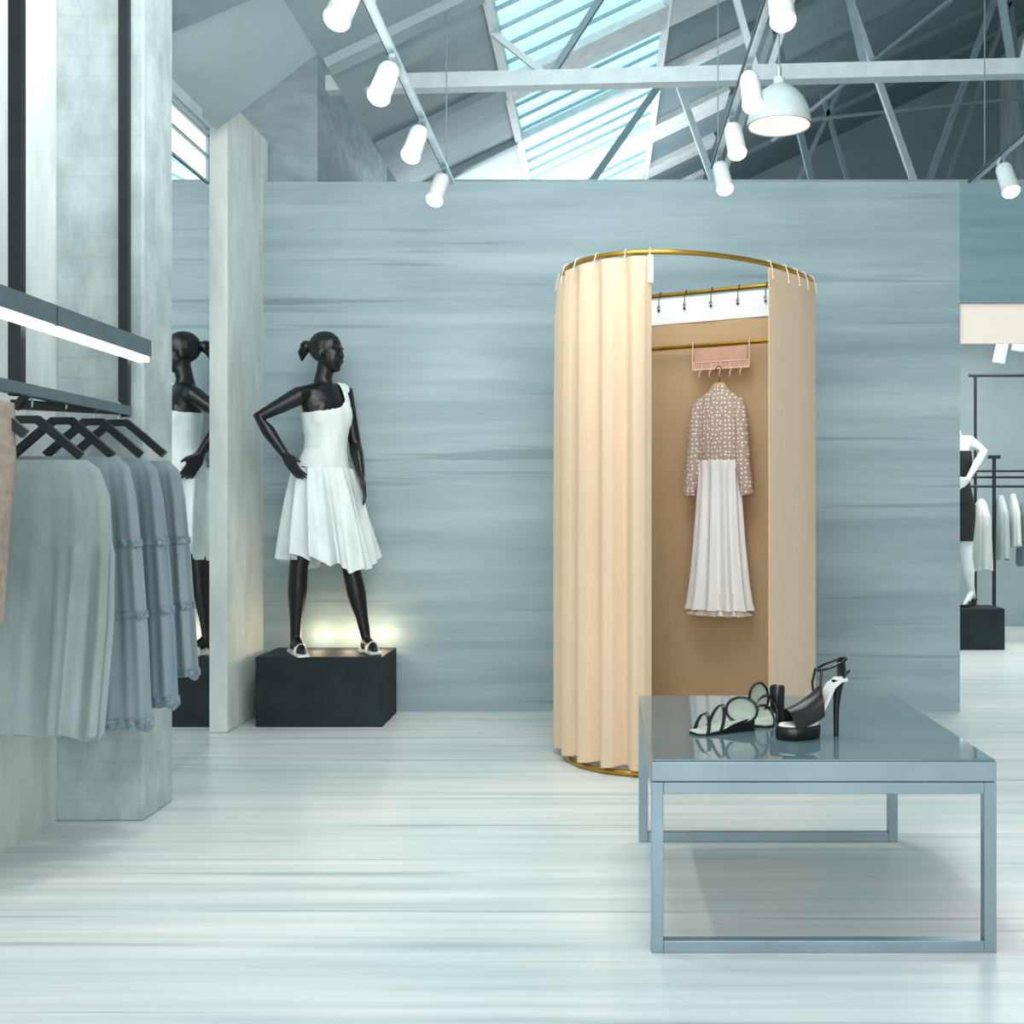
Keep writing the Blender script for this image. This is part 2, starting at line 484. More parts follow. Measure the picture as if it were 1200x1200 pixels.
for t in (0.0, PI):
    q = dpt(t)
    MB().tube([(q.x, q.y, 0.02), (q.x, q.y, ZR)], 0.0115, 12).build('post', GOLD, fr, smooth=True, world=True)
cl, cr = dpt(0.0), dpt(PI)
ZB = 1.985
hb = [cl + NR * 0.09, cr + NR * 0.09]
hb0, hb1 = hb[0].lerp(hb[1], 0.04), hb[0].lerp(hb[1], 0.97)
MB().tube([(hb0.x, hb0.y, ZB), (hb1.x, hb1.y, ZB)], 0.0115, 12).build('clothes_bar', GOLD, fr, smooth=True, world=True)
for q, c0 in ((hb0, cl), (hb1, cr)):
    MB().tube([(q.x, q.y, ZB), (c0.x, c0.y, ZB)], 0.009, 10).build('bar_bracket', GOLD, fr, smooth=True, world=True)

def hook_mesh(drop=0.072, r=0.0024):
    """wire curtain hook: loop over the rail, tail and eyelet; origin at the rail centre, rail along local X"""
    m = MB()
    pts = []
    for k in range(9):
        a = -0.5 + (PI + 0.7) * k / 8
        pts.append((0, math.cos(a) * 0.0165, math.sin(a) * 0.0165))
    pts.append((0.0, -0.024, -0.02))
    pts.append((0.0, -0.029, -drop + 0.012))
    m.tube(pts, r, 6)
    ring = [(math.cos(2 * PI * k / 10) * 0.006, -0.031, -drop + 0.006 + math.sin(2 * PI * k / 10) * 0.006) for k in range(10)]
    m.tube(ring, r, 6, closed=True)
    return m
HOOKM = {}
def hook(parent, p, ang, m, key):
    if key not in HOOKM:
        o = hook_mesh().build('curtain_hook', m, parent, smooth=True)
        HOOKM[key] = o
    else:
        o = HOOKM[key].copy()
        COL.objects.link(o)
        o.parent = parent
    o.location = Vector(p) - Vector(parent.location)
    o.rotation_euler = (0, 0, ang)
    return o
def sheet(rows, t=0.004):
    """thickened cloth: rows of points; offset computed sideways"""
    m = MB()
    n = len(rows[0])
    back = []
    for r in rows:
        br = []
        for i in range(n):
            d = r[min(i + 1, n - 1)] - r[max(i - 1, 0)]
            nn = Vector((-d.y, d.x, 0)).normalized() * t
            br.append(r[i] + nn)
        back.append(br)
    rings = [list(a) + list(reversed(b)) for a, b in zip(rows, back)]
    m.loft(rings)
    return m
def tangent(th):
    d = dpt(th + 0.01) - dpt(th - 0.01)
    return math.atan2(d.y, d.x)

def gathered(th0, th1, folds, amp, n, zs, bottom_wave=0.0, ph=0.0, base=0.0):
    rows = []
    for z, k in zs:
        row = []
        for i in range(n + 1):
            u = i / n
            th = th0 + (th1 - th0) * u
            w = math.sin(2 * PI * folds * u + ph)
            w = math.copysign(abs(w) ** 0.8, w) * 0.85 + 0.15 * math.sin(4 * PI * folds * u + ph * 1.7 + 0.6)
            g = k * (0.8 + 0.2 * math.sin(5 * u + 1.0))
            zz = z + (bottom_wave * (0.5 + 0.5 * w) if z < 0.5 else 0)
            row.append(dpt(th, base + amp * w * g, zz))
        rows.append(row)
    return rows
ZC = ZR - 0.02
lc = thing('curtain', 'beige curtain gathered in deep vertical folds on the left of the fitting room', 'curtain', (dpt(1.1).x, dpt(1.1).y, 0.03), group='fitting room curtains')
zs = [(0.045, 1.0), (0.4, 1.0), (1.0, 1.0), (1.7, 0.95), (2.05, 0.85), (2.19, 0.55), (ZC, 0.36)]
TE = 1.84
sheet(gathered(0.1, TE, 7.6, 0.05, 320, zs, -0.014, 0.4, 0.008)).build('curtain_fabric', TAN, lc, smooth=True, world=True)
rows = gathered(TE - 0.022, TE + 0.012, 0.1, 0.0, 4, [(ZC - 0.115, 1), (ZC + 0.004, 1)], 0, 0, 0.021)
sheet(rows, 0.004).build('header_tape', BAND, lc, world=True)
for px in (0.75, 1.0, 1.2, 1.42, 1.66, TE - 0.01):
    hook(lc, dpt(px, 0, ZR), tangent(px), CREAMW, 'a')
rc = thing('curtain', 'flat beige curtain drawn to the right end of the fitting room', 'curtain', (dpt(2.9).x, dpt(2.9).y, 0.03), group='fitting room curtains')
sheet(gathered(2.625, 3.13, 1.3, 0.004, 60, [(0.045, 1), (1.0, 1), (ZC, 0.6)], 0, 2.0, 0.0185)).build('curtain_fabric', TAN, rc, smooth=True, world=True)
for t in (2.645, 2.78, 2.89, 2.99, 3.1):
    hook(rc, dpt(t, 0, ZR), tangent(t), CREAMW, 'b')
bc = thing('curtain', 'flat tan curtain with white header hung across the back of the fitting room', 'curtain', (MC.x, MC.y, 0.03), group='fitting room curtains')
def back_rows(zs_, off, a=0.006):
    rows = []
    for z in zs_:
        row = []
        for i in range(61):
            u = i / 60
            p = cl.lerp(cr, 0.02 + 0.96 * u) + NR * (off + a * math.sin(u * 2 * PI * 3.2 + 0.5))
            row.append(Vector((p.x, p.y, z)))
        rows.append(row)
    return rows
sheet(back_rows((0.04, 1.0, ZC - 0.008), 0.01)).build('curtain_fabric', TANB, bc, smooth=True, world=True)
sheet(back_rows((ZC - 0.135, ZC - 0.004), 0.016, 0.003), 0.003).build('header_tape', BAND, bc, world=True)
ca = math.atan2(CH.y, CH.x)
for k in range(8):
    q = cl.lerp(cr, 0.08 + k * 0.121)
    hook(bc, (q.x, q.y, ZR), ca + PI, WIRED, 'c')
    eye = MB().lathe([(0.001, -0.002), (0.007, -0.001), (0.007, 0.001), (0.001, 0.002)], seg=12)
    for p in eye.v:
        p.xyz = (p.x, p.z, p.y)
    eo = eye.build('eyelet', BLACK, bc)
    q2 = q + NR * 0.028
    eo.location = Vector((q2.x, q2.y, ZR - 0.083)) - Vector(bc.location)
    eo.rotation_euler = (0, 0, ca)

# pink hook rack on the clothes bar
UX = -CH                                    # to the viewer's right
def on_bar(px):
    """point of the clothes bar seen at px"""
    a, b = hb
    k = (px - VX) / F
    t = (a.x - k * a.y) / (k * (b.y - a.y) - (b.x - a.x))
    return a.lerp(b, t)
ra = math.atan2(UX.y, UX.x)
p0 = on_bar(846)
rk = thing('hook_rack', 'pink wire hook rack hung over the gold bar inside the fitting room', 'hook rack', (p0.x, p0.y, ZB), (0, 0, ra))
W = 0.15
MB().box(-W + 0.012, W - 0.012, -0.0195, -0.0165, -0.085, -0.018).build('panel', PINK, rk)
fm = MB()
for sx in (-1, 1):
    fm.tube([(sx * W, 0.014, -0.012), (sx * W, 0.012, 0.012), (sx * W, 0, 0.018), (sx * W, -0.014, 0.012), (sx * W, -0.018, 0), (sx * W, -0.018, -0.125)], 0.003, 6)
for z in (-0.088, -0.124):
    fm.tube([(-W, -0.018, z), (W, -0.018, z)], 0.003, 6)
for k in range(1, 6):
    x = -W + 2 * W * k / 6
    fm.tube([(x, -0.018, -0.088), (x, -0.018, -0.124)], 0.0022, 6)
fm.build('frame', PINKW, rk, smooth=True)
MB().box(-W + 0.004, W - 0.004, -0.0165, -0.0145, -0.122, -0.09).build('mesh_panel', PINK, rk)
for k in range(5):
    x = -W * 0.72 + W * 1.44 * k / 4
    pts = [(x, -0.019, -0.125)] + [(x + 0.004, -0.03 - 0.014 * math.sin(a), -0.15 - 0.014 * (1 - math.cos(a)) + 0.012) for a in (0, 0.6, 1.2, 1.8, 2.4, 3.0)]
    MB().tube(pts, 0.0024, 6, round_end=True).build('hook', PINKW, rk, smooth=True)

# polka dot dress on a wooden hanger
ph = Vector((p0.x, p0.y, 0)) + NR * 0.035
hang = thing('clothes_hanger', 'pale wooden hanger with bronze hook holding the polka-dot dress', 'hanger', (ph.x, ph.y, 1.76), (0, 0, ra))
hm = MB()
pts = [(-0.016, 0, 0.083), (-0.018, 0, 0.098), (-0.008, 0, 0.112), (0.008, 0, 0.108), (0.013, 0, 0.09), (0.002, 0, 0.068), (-0.001, 0, 0.035)]
hm.tube(pts, 0.0024, 8, round_end=True).build('hook', WIRED, hang, smooth=True)
ym = MB()
ym.ribbon([(-0.05, 0, -0.03), (-0.036, 0, -0.005), (-0.016, 0, 0.018), (0.016, 0, 0.018), (0.036, 0, -0.005), (0.05, 0, -0.03)], 0.012, 0.024, (0, 1, 0))
ym.build('yoke', WOOD, hang, smooth=True)

def ell(z, hw, hd, cx=0, cy=0, n=64, amp=0.0, k=12, ph=0.0, zw=0.0):
    out = []
    for i in range(n):
        a = 2 * PI * i / n
        w = 1 + amp * math.sin(k * a + ph)
        out.append(Vector((cx + hw * math.cos(a) * (1 + (w - 1) * 0.5), cy + hd * math.sin(a) * w * (1 if True else 0), z + zw * math.sin(k * a + ph))))
    return out
dr = thing('maxi_dress', 'taupe polka-dot bodice dress with long white skirt hanging inside the fitting room', 'dress', (ph.x, ph.y, 0.636), (0, 0, ra))
Z0 = 0.636
bm_ = MB()
bm_.loft([ell(1.385 - Z0, 0.095, 0.044, n=48, amp=0.05, k=14), ell(1.42 - Z0, 0.114, 0.058, n=48, amp=0.10, k=14), ell(1.55 - Z0, 0.118, 0.058, n=48, amp=0.03, k=9), ell(1.66 - Z0, 0.122, 0.052, n=48), ell(1.71 - Z0, 0.11, 0.042, n=48), ell(1.735 - Z0, 0.075, 0.035, n=48), ell(1.745 - Z0, 0.046, 0.03, n=48)])
bm_.build('bodice', POLKA, dr, smooth=True)
MB().loft([ell(1.738 - Z0, 0.050, 0.032, n=32), ell(1.752 - Z0, 0.046, 0.031, n=32), ell(1.772 - Z0, 0.040, 0.028, 0.006, 0.004, n=32), ell(1.770 - Z0, 0.032, 0.021, 0.006, 0.004, n=32), ell(1.748 - Z0, 0.03, 0.02, n=32)], cap=False).build('collar', POLKA, dr, smooth=True)
for sx in (-1, 1):
    sp = [(sx * 0.09, 0, 1.70), (sx * 0.11, -0.008, 1.655), (sx * 0.12, -0.014, 1.57), (sx * 0.126, -0.018, 1.46), (sx * 0.136, -0.02, 1.36), (sx * 0.15, -0.02, 1.26), (sx * 0.155, -0.02, 1.232)]
    MB().tube([(x, y, z - Z0) for x, y, z in sp], [0.03, 0.036, 0.036, 0.035, 0.036, 0.034, 0.03], 16).build('sleeve', POLKA, dr, smooth=True)
sk_ = []
for z, hw, hd, a in ((1.402, 0.110, 0.060, 0.05), (1.37, 0.110, 0.060, 0.08), (1.355, 0.104, 0.055, 0.12), (1.2, 0.112, 0.062, 0.16), (1.0, 0.124, 0.07, 0.2), (0.8, 0.142, 0.08, 0.22), (0.7, 0.155, 0.086, 0.24), (0.665, 0.163, 0.09, 0.26)):
    sk_.append(ell(z - Z0, hw, hd, n=120, amp=a, k=11, ph=0.6 + z * 0.5))
MB().loft(sk_).build('skirt', SATIN, dr, smooth=True)
MB().loft([ell(0.75 - Z0, 0.12, 0.06, n=120, amp=0.2, k=13), ell(0.66 - Z0, 0.132, 0.06, n=120, amp=0.15, k=13), ell(0.0, 0.150, 0.074, n=120, amp=0.3, k=13, zw=0.005)]).build('underskirt', SATINU, dr, smooth=True)

# ------------------------------------------------------------------ table
TX0, TX1, TY0, TY1, TZ = 0.13, 1.033, 2.90, 3.90, 0.506
tb = thing('display_table', 'low blue-grey steel table with dark glossy glass top, carrying shoes', 'table', ((TX0 + TX1) / 2, (TY0 + TY1) / 2, 0))
MB().box(TX0, TX1, TY0, TY1, TZ - 0.058, TZ - 0.006).build('apron', TABLEM, tb, world=True, bevel=0.003)
MB().box(TX0 + 0.003, TX1 - 0.003, TY0 + 0.003, TY1 - 0.003, TZ - 0.006, TZ).build('tabletop', GLASST, tb, world=True, bevel=0.002)
lw = 0.032
for yy in (TY0, TY1 - lw):
    for xx in (TX0, TX1 - lw):
        MB().box(xx, xx + lw, yy, yy + lw, 0, TZ - 0.06).build('leg', TABLEM, tb, world=True, bevel=0.002)
    MB().box(TX0 + lw, TX1 - lw, yy, yy + lw, 0.0, lw).build('bottom_rail', TABLEM, tb, world=True, bevel=0.002)
    MB().box(TX0 + lw, TX1 - lw, yy, yy + lw, TZ - 0.09, TZ - 0.06).build('top_rail', TABLEM, tb, world=True, bevel=0.002)
for xx in (TX0, TX1 - lw):
    MB().box(xx, xx + lw, TY0 + lw, TY1 - lw, TZ - 0.09, TZ - 0.06).build('side_rail', TABLEM, tb, world=True, bevel=0.002)

# shoes on the table
def sole_ring(z, L0, L1, w0, w1, n=28, inset=0.0):
    """foot outline, toe towards -x"""
    out = []
    for i in range(n):
        a = 2 * PI * i / n
        t = (1 - math.cos(a)) / 2               # 0 heel .. 1 toe
        w = w0 + (w1 - w0) * min(1, max(0, (t - 0.2) / 0.5))
        x = L1 + (L0 - L1) * t
        out.append(Vector((x, math.sin(a) * max(0.001, w - inset), z)))
    return out
def heel_shoe(loc, rot):
    o = thing('stiletto_shoe', 'black platform stiletto with peep toe and ankle strap standing on the table', 'shoe', loc, rot)
    MB().loft([sole_ring(0, -0.155, -0.03, 0.034, 0.042), sole_ring(0.004, -0.16, -0.026, 0.036, 0.046), sole_ring(0.034, -0.16, -0.024, 0.036, 0.046), sole_ring(0.038, -0.157, -0.026, 0.034, 0.043)]).build('platform', SHOEB, o, smooth=True)
    MB().loft([sole_ring(0.0382, -0.152, -0.03, 0.03, 0.038), sole_ring(0.042, -0.15, -0.03, 0.03, 0.038)]).build('insole', WHITEL, o, smooth=True)
    # vamp: arched shell over the forefoot, open at the toe
    rings = []
    for k in range(9):
        t = k / 8
        x = -0.118 + 0.09 * t
        hgt = 0.05 + 0.03 * t
        w = 0.045 - 0.006 * t
        rings.append([Vector((x - 0.012 * math.sin(PI * j / 14) * (1 - t), w * math.cos(PI * j / 14), 0.036 + hgt * math.sin(PI * j / 14) + 0.03 * t * t)) for j in range(15)])
    inner = [[Vector((p.x, p.y * 0.9, 0.036 + (p.z - 0.036) * 0.93)) for p in r] for r in rings]
    MB().loft([list(a) + list(reversed(b)) for a, b in zip(rings, inner)]).build('vamp', SHOEB, o, smooth=True)
    # arched shank rising to the heel seat
    pts = [(-0.06, 0, 0.036), (-0.035, 0, 0.062), (-0.012, 0, 0.105), (0.008, 0, 0.145), (0.03, 0, 0.162), (0.05, 0, 0.166)]
    MB().ribbon(pts, 0.05, 0.009, (0, 1, 0)).build('shank', WHITEL, o, smooth=True)
    MB().tube([(0.032, 0, 0.162), (0.03, 0, 0.13), (0.026, 0, 0.08), (0.026, 0, 0.0)], [0.019, 0.0125, 0.0085, 0.0075], 12).build('heel', SHOEB, o, smooth=True)
    # heel counter
    rows = []
    for z, r in ((0.162, 0.024), (0.185, 0.026), (0.205, 0.024), (0.218, 0.022)):
        rows.append([Vector((0.03 + r * math.cos(a), r * math.sin(a), z)) for a in [-1.2 + 2.4 * k / 10 for k in range(11)]])
    sheet(rows, 0.003).build('heel_counter', SHOEB, o, smooth=True)
    ring = [(0.012 + 0.044 * math.cos(2 * PI * k / 24), 0.028 * math.sin(2 * PI * k / 24), 0.208 + 0.016 * math.cos(2 * PI * k / 24)) for k in range(24)]
    MB().tube(ring, 0.0042, 8, closed=True).build('ankle_strap', SHOEB, o, smooth=True)
    for s in (-1, 1):
        MB().tube([(-0.03, s * 0.024, 0.10), (-0.036, s * 0.028, 0.15), (-0.03, s * 0.02, 0.195)], 0.004, 8).build('side_strap', SHOEB, o, smooth=True)
    MB().tube([(0.045, 0, 0.165), (0.058, 0, 0.178), (0.066, 0, 0.186)], 0.004, 8, round_end=True).build('pull_tab', SHOEB, o, smooth=True)
    return o
q = U(967, 863, (0.506 - H) * F / (VY - 863))
heel_shoe((q.x + 0.008, q.y, TZ), (0, 0, 0.25))
def sandal(label, loc, rot, toe_h, cup, cuff=None):
    o = thing('strappy_sandal', label, 'shoe', loc, rot, 'strappy sandals on the table')
    # wedge sole
    pro = [(-0.105, 0.008), (-0.08, 0.006), (-0.03, 0.012), (0.02, 0.026), (0.07, 0.036), (0.095, 0.038)]
    rings, ins = [], []
    for x, z in pro:
        w = 0.036 - 0.012 * max(0, (x + 0.03) / 0.13) if x > -0.1 else 0.02
        rings.append([Vector((x, -w, 0)), Vector((x, w, 0)), Vector((x, w * 1.02, z)), Vector((x, -w * 1.02, z))])
        ins.append([Vector((x, -w * 0.88, z)), Vector((x, w * 0.88, z)), Vector((x, w * 0.86, z + 0.003)), Vector((x, -w * 0.86, z + 0.003))])
    MB().loft(rings).build('sole', SHOEB, o, bevel=0.002)
    MB().loft(ins).build('insole', INSOLE, o)
    def arch(x0, x1, w, h, z0, m, nm, wide):
        p = []
        for j in range(15):
            a = PI * j / 14
            p.append(Vector((x0 + (x1 - x0) * math.sin(a), w * math.cos(a), z0 + h * math.sin(a))))
        MB().ribbon(p, wide, 0.004, (1, 0, 0.3)).build(nm, m, o, smooth=True)
    arch(-0.075, -0.06, 0.037, toe_h, 0.006, SHOEB, 'toe_strap', 0.012)
    arch(-0.03, -0.005, 0.037, toe_h + 0.014, 0.012, SHOEB, 'instep_strap', 0.012)
    # pale oval heel counter seen from inside, black rim; cup = (centre, facing angle, half width, half height)
    c, fa, cw, chh = cup
    nx, ny = math.cos(fa), math.sin(fa)
    sd = Vector((-ny, nx, 0))
    fw = Vector((nx, ny, 0.15)).normalized()
    upv = Vector((0, 0, 1))
    def oval(sc, dep, n=26):
        return [Vector(c) + sd * cw * sc * math.cos(2 * PI * k / n) + upv * chh * sc * math.sin(2 * PI * k / n) + fw * dep for k in range(n)]
    MB().loft([oval(1.0, 0.006), oval(1.0, -0.002), oval(0.8, -0.012), oval(0.4, -0.018), oval(0.05, -0.02), oval(0.05, -0.017), oval(0.4, -0.014), oval(0.8, -0.008), oval(0.96, 0.002)], cap=False).build('heel_cup', INSOLE, o, smooth=True)
    MB().tube(oval(1.0, 0.003), 0.0042, 8, closed=True).build('cup_rim', SHOEB, o, smooth=True)
    if cuff:
        x, y, w, hgt = cuff
        MB().lathe([(w * 0.9, 0.0), (w, 0.01), (w * 0.92, hgt * 0.5), (w, hgt - 0.008), (w * 0.9, hgt), (w * 0.7, hgt - 0.004)], (x, y, 0), 20).build('ankle_cuff', SHOEB, o, smooth=True)
    return o
q = U(850, 858, (0.506 - H) * F / (VY - 858))
sandal('strappy black sandal with pale insole lying leftmost on the glass table', (q.x - 0.005, q.y + 0.01, TZ), (0, 0, 0.45), 0.052, ((0.052, -0.02, 0.062), -2.3, 0.046, 0.038))
q = U(897, 852, (0.506 - H) * F / (VY - 852))
sandal('strappy black sandal with pale heel cup between the stiletto and its mate', (q.x + 0.016, q.y + 0.085, TZ), (0, 0, 1.25), 0.055, ((0.03, 0.03, 0.066), -2.75, 0.03, 0.048), (0.03, -0.028, 0.024, 0.108))

# ------------------------------------------------------------------ mannequins
def seg_dist(p, a, b):
    ab = b - a
    t = max(0, min(1, (p - a).dot(ab) / ab.length_squared))
    return (p - a - ab * t).length
def remeshed(mb, name, m, voxel, smooth_it=4):
    me = mb.mesh(name)
    o = bpy.data.objects.new(name, me)
    COL.objects.link(o)
    r = o.modifiers.new('remesh', 'REMESH')
    r.mode = 'VOXEL'
    r.voxel_size = voxel
    s = o.modifiers.new('smooth', 'SMOOTH')
    s.iterations = smooth_it
    s.factor = 0.5
    dg = bpy.context.evaluated_depsgraph_get()
    dg.update()
    me2 = bpy.data.meshes.new_from_object(o.evaluated_get(dg))
    bpy.data.objects.remove(o)
    me2.materials.clear()
    me2.materials.append(m)
    for p in me2.polygons:
        p.use_smooth = True
    return me2
def hand(mb, wrist, tip_dir, palm_n, k=1.0, curl=0.35, side=1):
    """palm, four fingers and a thumb; tip_dir along the fingers, palm_n out of the back of the hand, side chooses the thumb's side"""
    d = Vector(tip_dir).normalized()
    n = Vector(palm_n)
    n = (n - d * n.dot(d)).normalized()
    s = d.cross(n) * side
    w = Vector(wrist)
    for j in range(4):
        off = (j - 1.5) * 0.019 * k
        mb.tube([w + s * off * 0.5, w + d * 0.045 * k + s * off, w + d * 0.085 * k + s * off], [0.015 * k, 0.0145 * k, 0.0105 * k], 8, round_end=True)
        L = (0.062, 0.076, 0.08, 0.07)[j] * k
        b = w + d * 0.085 * k + s * off * 1.05
        sp = s * (j - 1.5) * 0.05
        d1 = (d + sp - n * curl * 0.3).normalized()
        d2 = (d + sp - n * curl).normalized()
        d3 = (d + sp - n * curl * 1.8).normalized()
        p1 = b + d1 * L * 0.45
        p2 = p1 + d2 * L * 0.32
        p3 = p2 + d3 * L * 0.23
        mb.tube([b, p1, p2, p3], [0.0095 * k, 0.0088 * k, 0.0078 * k, 0.0065 * k], 8, round_end=True)
    b = w + d * 0.025 * k + s * 0.03 * k
    t1 = b + (d * 0.7 + s * 0.75).normalized() * 0.034 * k
    t2 = t1 + (d * 0.95 + s * 0.25 - n * 0.2).normalized() * 0.028 * k
    mb.tube([w + d * 0.015 * k + s * 0.012 * k, b, t1, t2], [0.014 * k, 0.0125 * k, 0.0105 * k, 0.008 * k], 8, round_end=True)

def mannequin(root, J, phi, head_phi, skin, zf, k=1.0, voxel=0.0062):
    """J: joints in world space. Body = one continuous surface."""
    u = Vector((math.cos(phi), math.sin(phi), 0))
    v = Vector((math.sin(phi), -math.cos(phi), 0))
    b = MB()
    # torso
    rings = []
    for c, a, d in J['torso']:
        rings.append([c + u * a * k * math.cos(2 * PI * i / 28) + v * d * k * math.sin(2 * PI * i / 28) * (1.0 if math.sin(2 * PI * i / 28) > 0 else 0.92) for i in range(28)])
    b.loft(rings)
    for s in (-1, 1):                                # bust and seat
        b.ball(J['bust'] + u * s * 0.058 * k + v * 0.034 * k, 0.068 * k, 0.06 * k, 0.1 * k, 16, (u, v, Vector((0, 0, 1))))
        b.ball(J['hip'] + u * s * 0.06 * k - v * 0.055 * k, 0.075 * k, 0.07 * k, 0.085 * k)
    # neck and head
    b.tube([J['neck'] - Vector((0, 0, 0.03 * k)), J['neck'] + Vector((0, 0, 0.02 * k)), J['head'] + Vector((0, 0, -0.06 * k))], [0.062 * k, 0.047 * k, 0.047 * k], 16)
    hu = Vector((math.cos(head_phi), math.sin(head_phi), 0))
    hv = Vector((math.sin(head_phi), -math.cos(head_phi), 0))
    hz = Vector((0, 0, 1))
    hc = J['head']
    b.ball(hc + hz * 0.03 * k - hv * 0.012 * k, 0.074 * k, 0.094 * k, 0.088 * k, 20, (hu, hv, hz))
    b.ball(hc - hz * 0.03 * k + hv * 0.03 * k, 0.058 * k, 0.062 * k, 0.082 * k, 18, (hu, hv, hz))
    b.ball(hc - hz * 0.088 * k + hv * 0.052 * k, 0.03 * k, 0.03 * k, 0.024 * k, 12, (hu, hv, hz))
    b.tube([hc + hz * 0.012 * k + hv * 0.083 * k, hc - hz * 0.024 * k + hv * 0.092 * k], [0.009 * k, 0.013 * k], 8, round_end=True)
    for s in (-1, 1):
        b.ball(hc - hz * 0.053 * k + hv * 0.088 * k + hu * s * 0.009 * k, 0.016 * k, 0.01 * k, 0.008 * k, 10, (hu, hv, hz))
        b.tube([hc + hz * 0.018 * k + hv * 0.078 * k + hu * s * 0.012 * k, hc + hz * 0.022 * k + hv * 0.072 * k + hu * s * 0.045 * k], 0.009 * k, 8, round_end=True)
        b.ball(hc - hz * 0.015 * k - hv * 0.008 * k + hu * s * 0.07 * k, 0.01 * k, 0.02 * k, 0.032 * k, 10, (hu, hv, hz))
    # arms
    for sh, el, wr in (J['armR'], J['armL']):
        inn = sh + (J['torso'][-2][0] - sh) * 0.45
        m1 = sh.lerp(el, 0.5)
        m2 = el.lerp(wr, 0.35)
        b.tube([inn, sh, m1, el, m2, wr], [0.052 * k, 0.05 * k, 0.04 * k, 0.034 * k, 0.036 * k, 0.023 * k], 14, round_end=True)
    hand(b, J['armR'][2], J['handR'][0], J['handR'][1], k, J['handR'][2], J['handR'][3])
    hand(b, J['armL'][2], J['handL'][0], J['handL'][1], k, J['handL'][2], J['handL'][3])
    # legs and feet
    feet = []
    for hp, kn, an, fd in (J['legR'], J['legL']):
        th = hp.lerp(kn, 0.5)
        cf = kn.lerp(an, 0.35)
        b.tube([hp + Vector((0, 0, 0.04)), hp, th, kn, cf, kn.lerp(an, 0.75), an], [0.085 * k, 0.085 * k, 0.066 * k, 0.05 * k, 0.052 * k, 0.034 * k, 0.028 * k], 16, round_end=True)
        fd = Vector(fd).normalized()
        heel = an - fd * 0.025 * k + Vector((0, 0, -0.045 * k))
        ball = Vector((an.x, an.y, zf + 0.032)) + fd * 0.085 * k
        toe = Vector((an.x, an.y, zf + 0.024)) + fd * 0.135 * k
        b.tube([an, an + fd * 0.02 * k - Vector((0, 0, 0.02 * k)), ball + Vector((0, 0, 0.012)), toe], [0.03 * k, 0.032 * k, 0.028 * k, 0.015 * k], 12, round_end=True)
        b.tube([an, heel], [0.028 * k, 0.024 * k], 10, round_end=True)
        feet.append((an, heel, ball, toe, fd))
    me = remeshed(b, 'body', skin, voxel)
    for vx in me.vertices:
        vx.co -= root.location
    o = bpy.data.objects.new('body', me)
    o.parent = root
    COL.objects.link(o)
    return o, u, v, hu, hv, feet
def shell(root, body, name, m, keep, off):
    """clothing that follows the body: a copy of the kept skin pushed outward"""
    me = body.data
    W0 = root.location
    ok = [keep(W0 + vx.co) for vx in me.vertices]
    mp, vs, fs = {}, [], []
    for p in me.polygons:
        if all(ok[i] for i in p.vertices):
            f = []
            for i in p.vertices:
                if i not in mp:
                    mp[i] = len(vs)
                    vs.append(me.vertices[i].co + me.vertices[i].normal * off)
                f.append(mp[i])
            fs.append(f)
    n = bpy.data.meshes.new(name)
    n.from_pydata(vs, [], fs)
    n.materials.append(m)
    for p in n.polygons:
        p.use_smooth = True
    o = bpy.data.objects.new(name, n)
    sd = o.modifiers.new('solid', 'SOLIDIFY')
    sd.thickness = 0.004
    sd.offset = 1
    sm = o.modifiers.new('smooth', 'SMOOTH')
    sm.iterations = 10
    o.parent = root
    COL.objects.link(o)
    return o
def mannequin_shoe(root, ft, zf, m, k=1.0):
    an, heel, ball, toe, fd = ft
    side = Vector((-fd.y, fd.x, 0))
    o = MB()
    hb_ = Vector((heel.x, heel.y, zf))
    o.ribbon([heel + Vector((0, 0, -0.02 * k)) - fd * 0.02 * k, heel + Vector((0, 0, -0.025 * k)) + fd * 0.02, Vector((ball.x, ball.y, zf + 0.012)) - fd * 0.03 * k, Vector((ball.x, ball.y, zf + 0.008)), Vector((toe.x, toe.y, zf + 0.008)) + fd * 0.015 * k], 0.062 * k, 0.014 * k, side)
    s = o.build('sandal', m, root, smooth=True, world=True)
    h = MB().tube([heel + Vector((0, 0, -0.025 * k)), hb_ + Vector((0, 0, 0.0))], [0.014 * k, 0.008 * k], 10)
    h.build('heel', m, s, smooth=True, world=False)
    for vx in s.children[0].data.vertices:
        vx.co -= root.location
    t = MB()
    pts = [Vector((ball.x, ball.y, zf)) + side * 0.034 * k * math.cos(PI * j / 10) + Vector((0, 0, 0.01 + 0.056 * k * math.sin(PI * j / 10))) for j in range(11)]
    t.ribbon(pts, 0.03 * k, 0.006 * k, fd)
    st = t.build('toe_strap', m, s, smooth=True)
    for vx in st.data.vertices:
        vx.co -= root.location
    return s
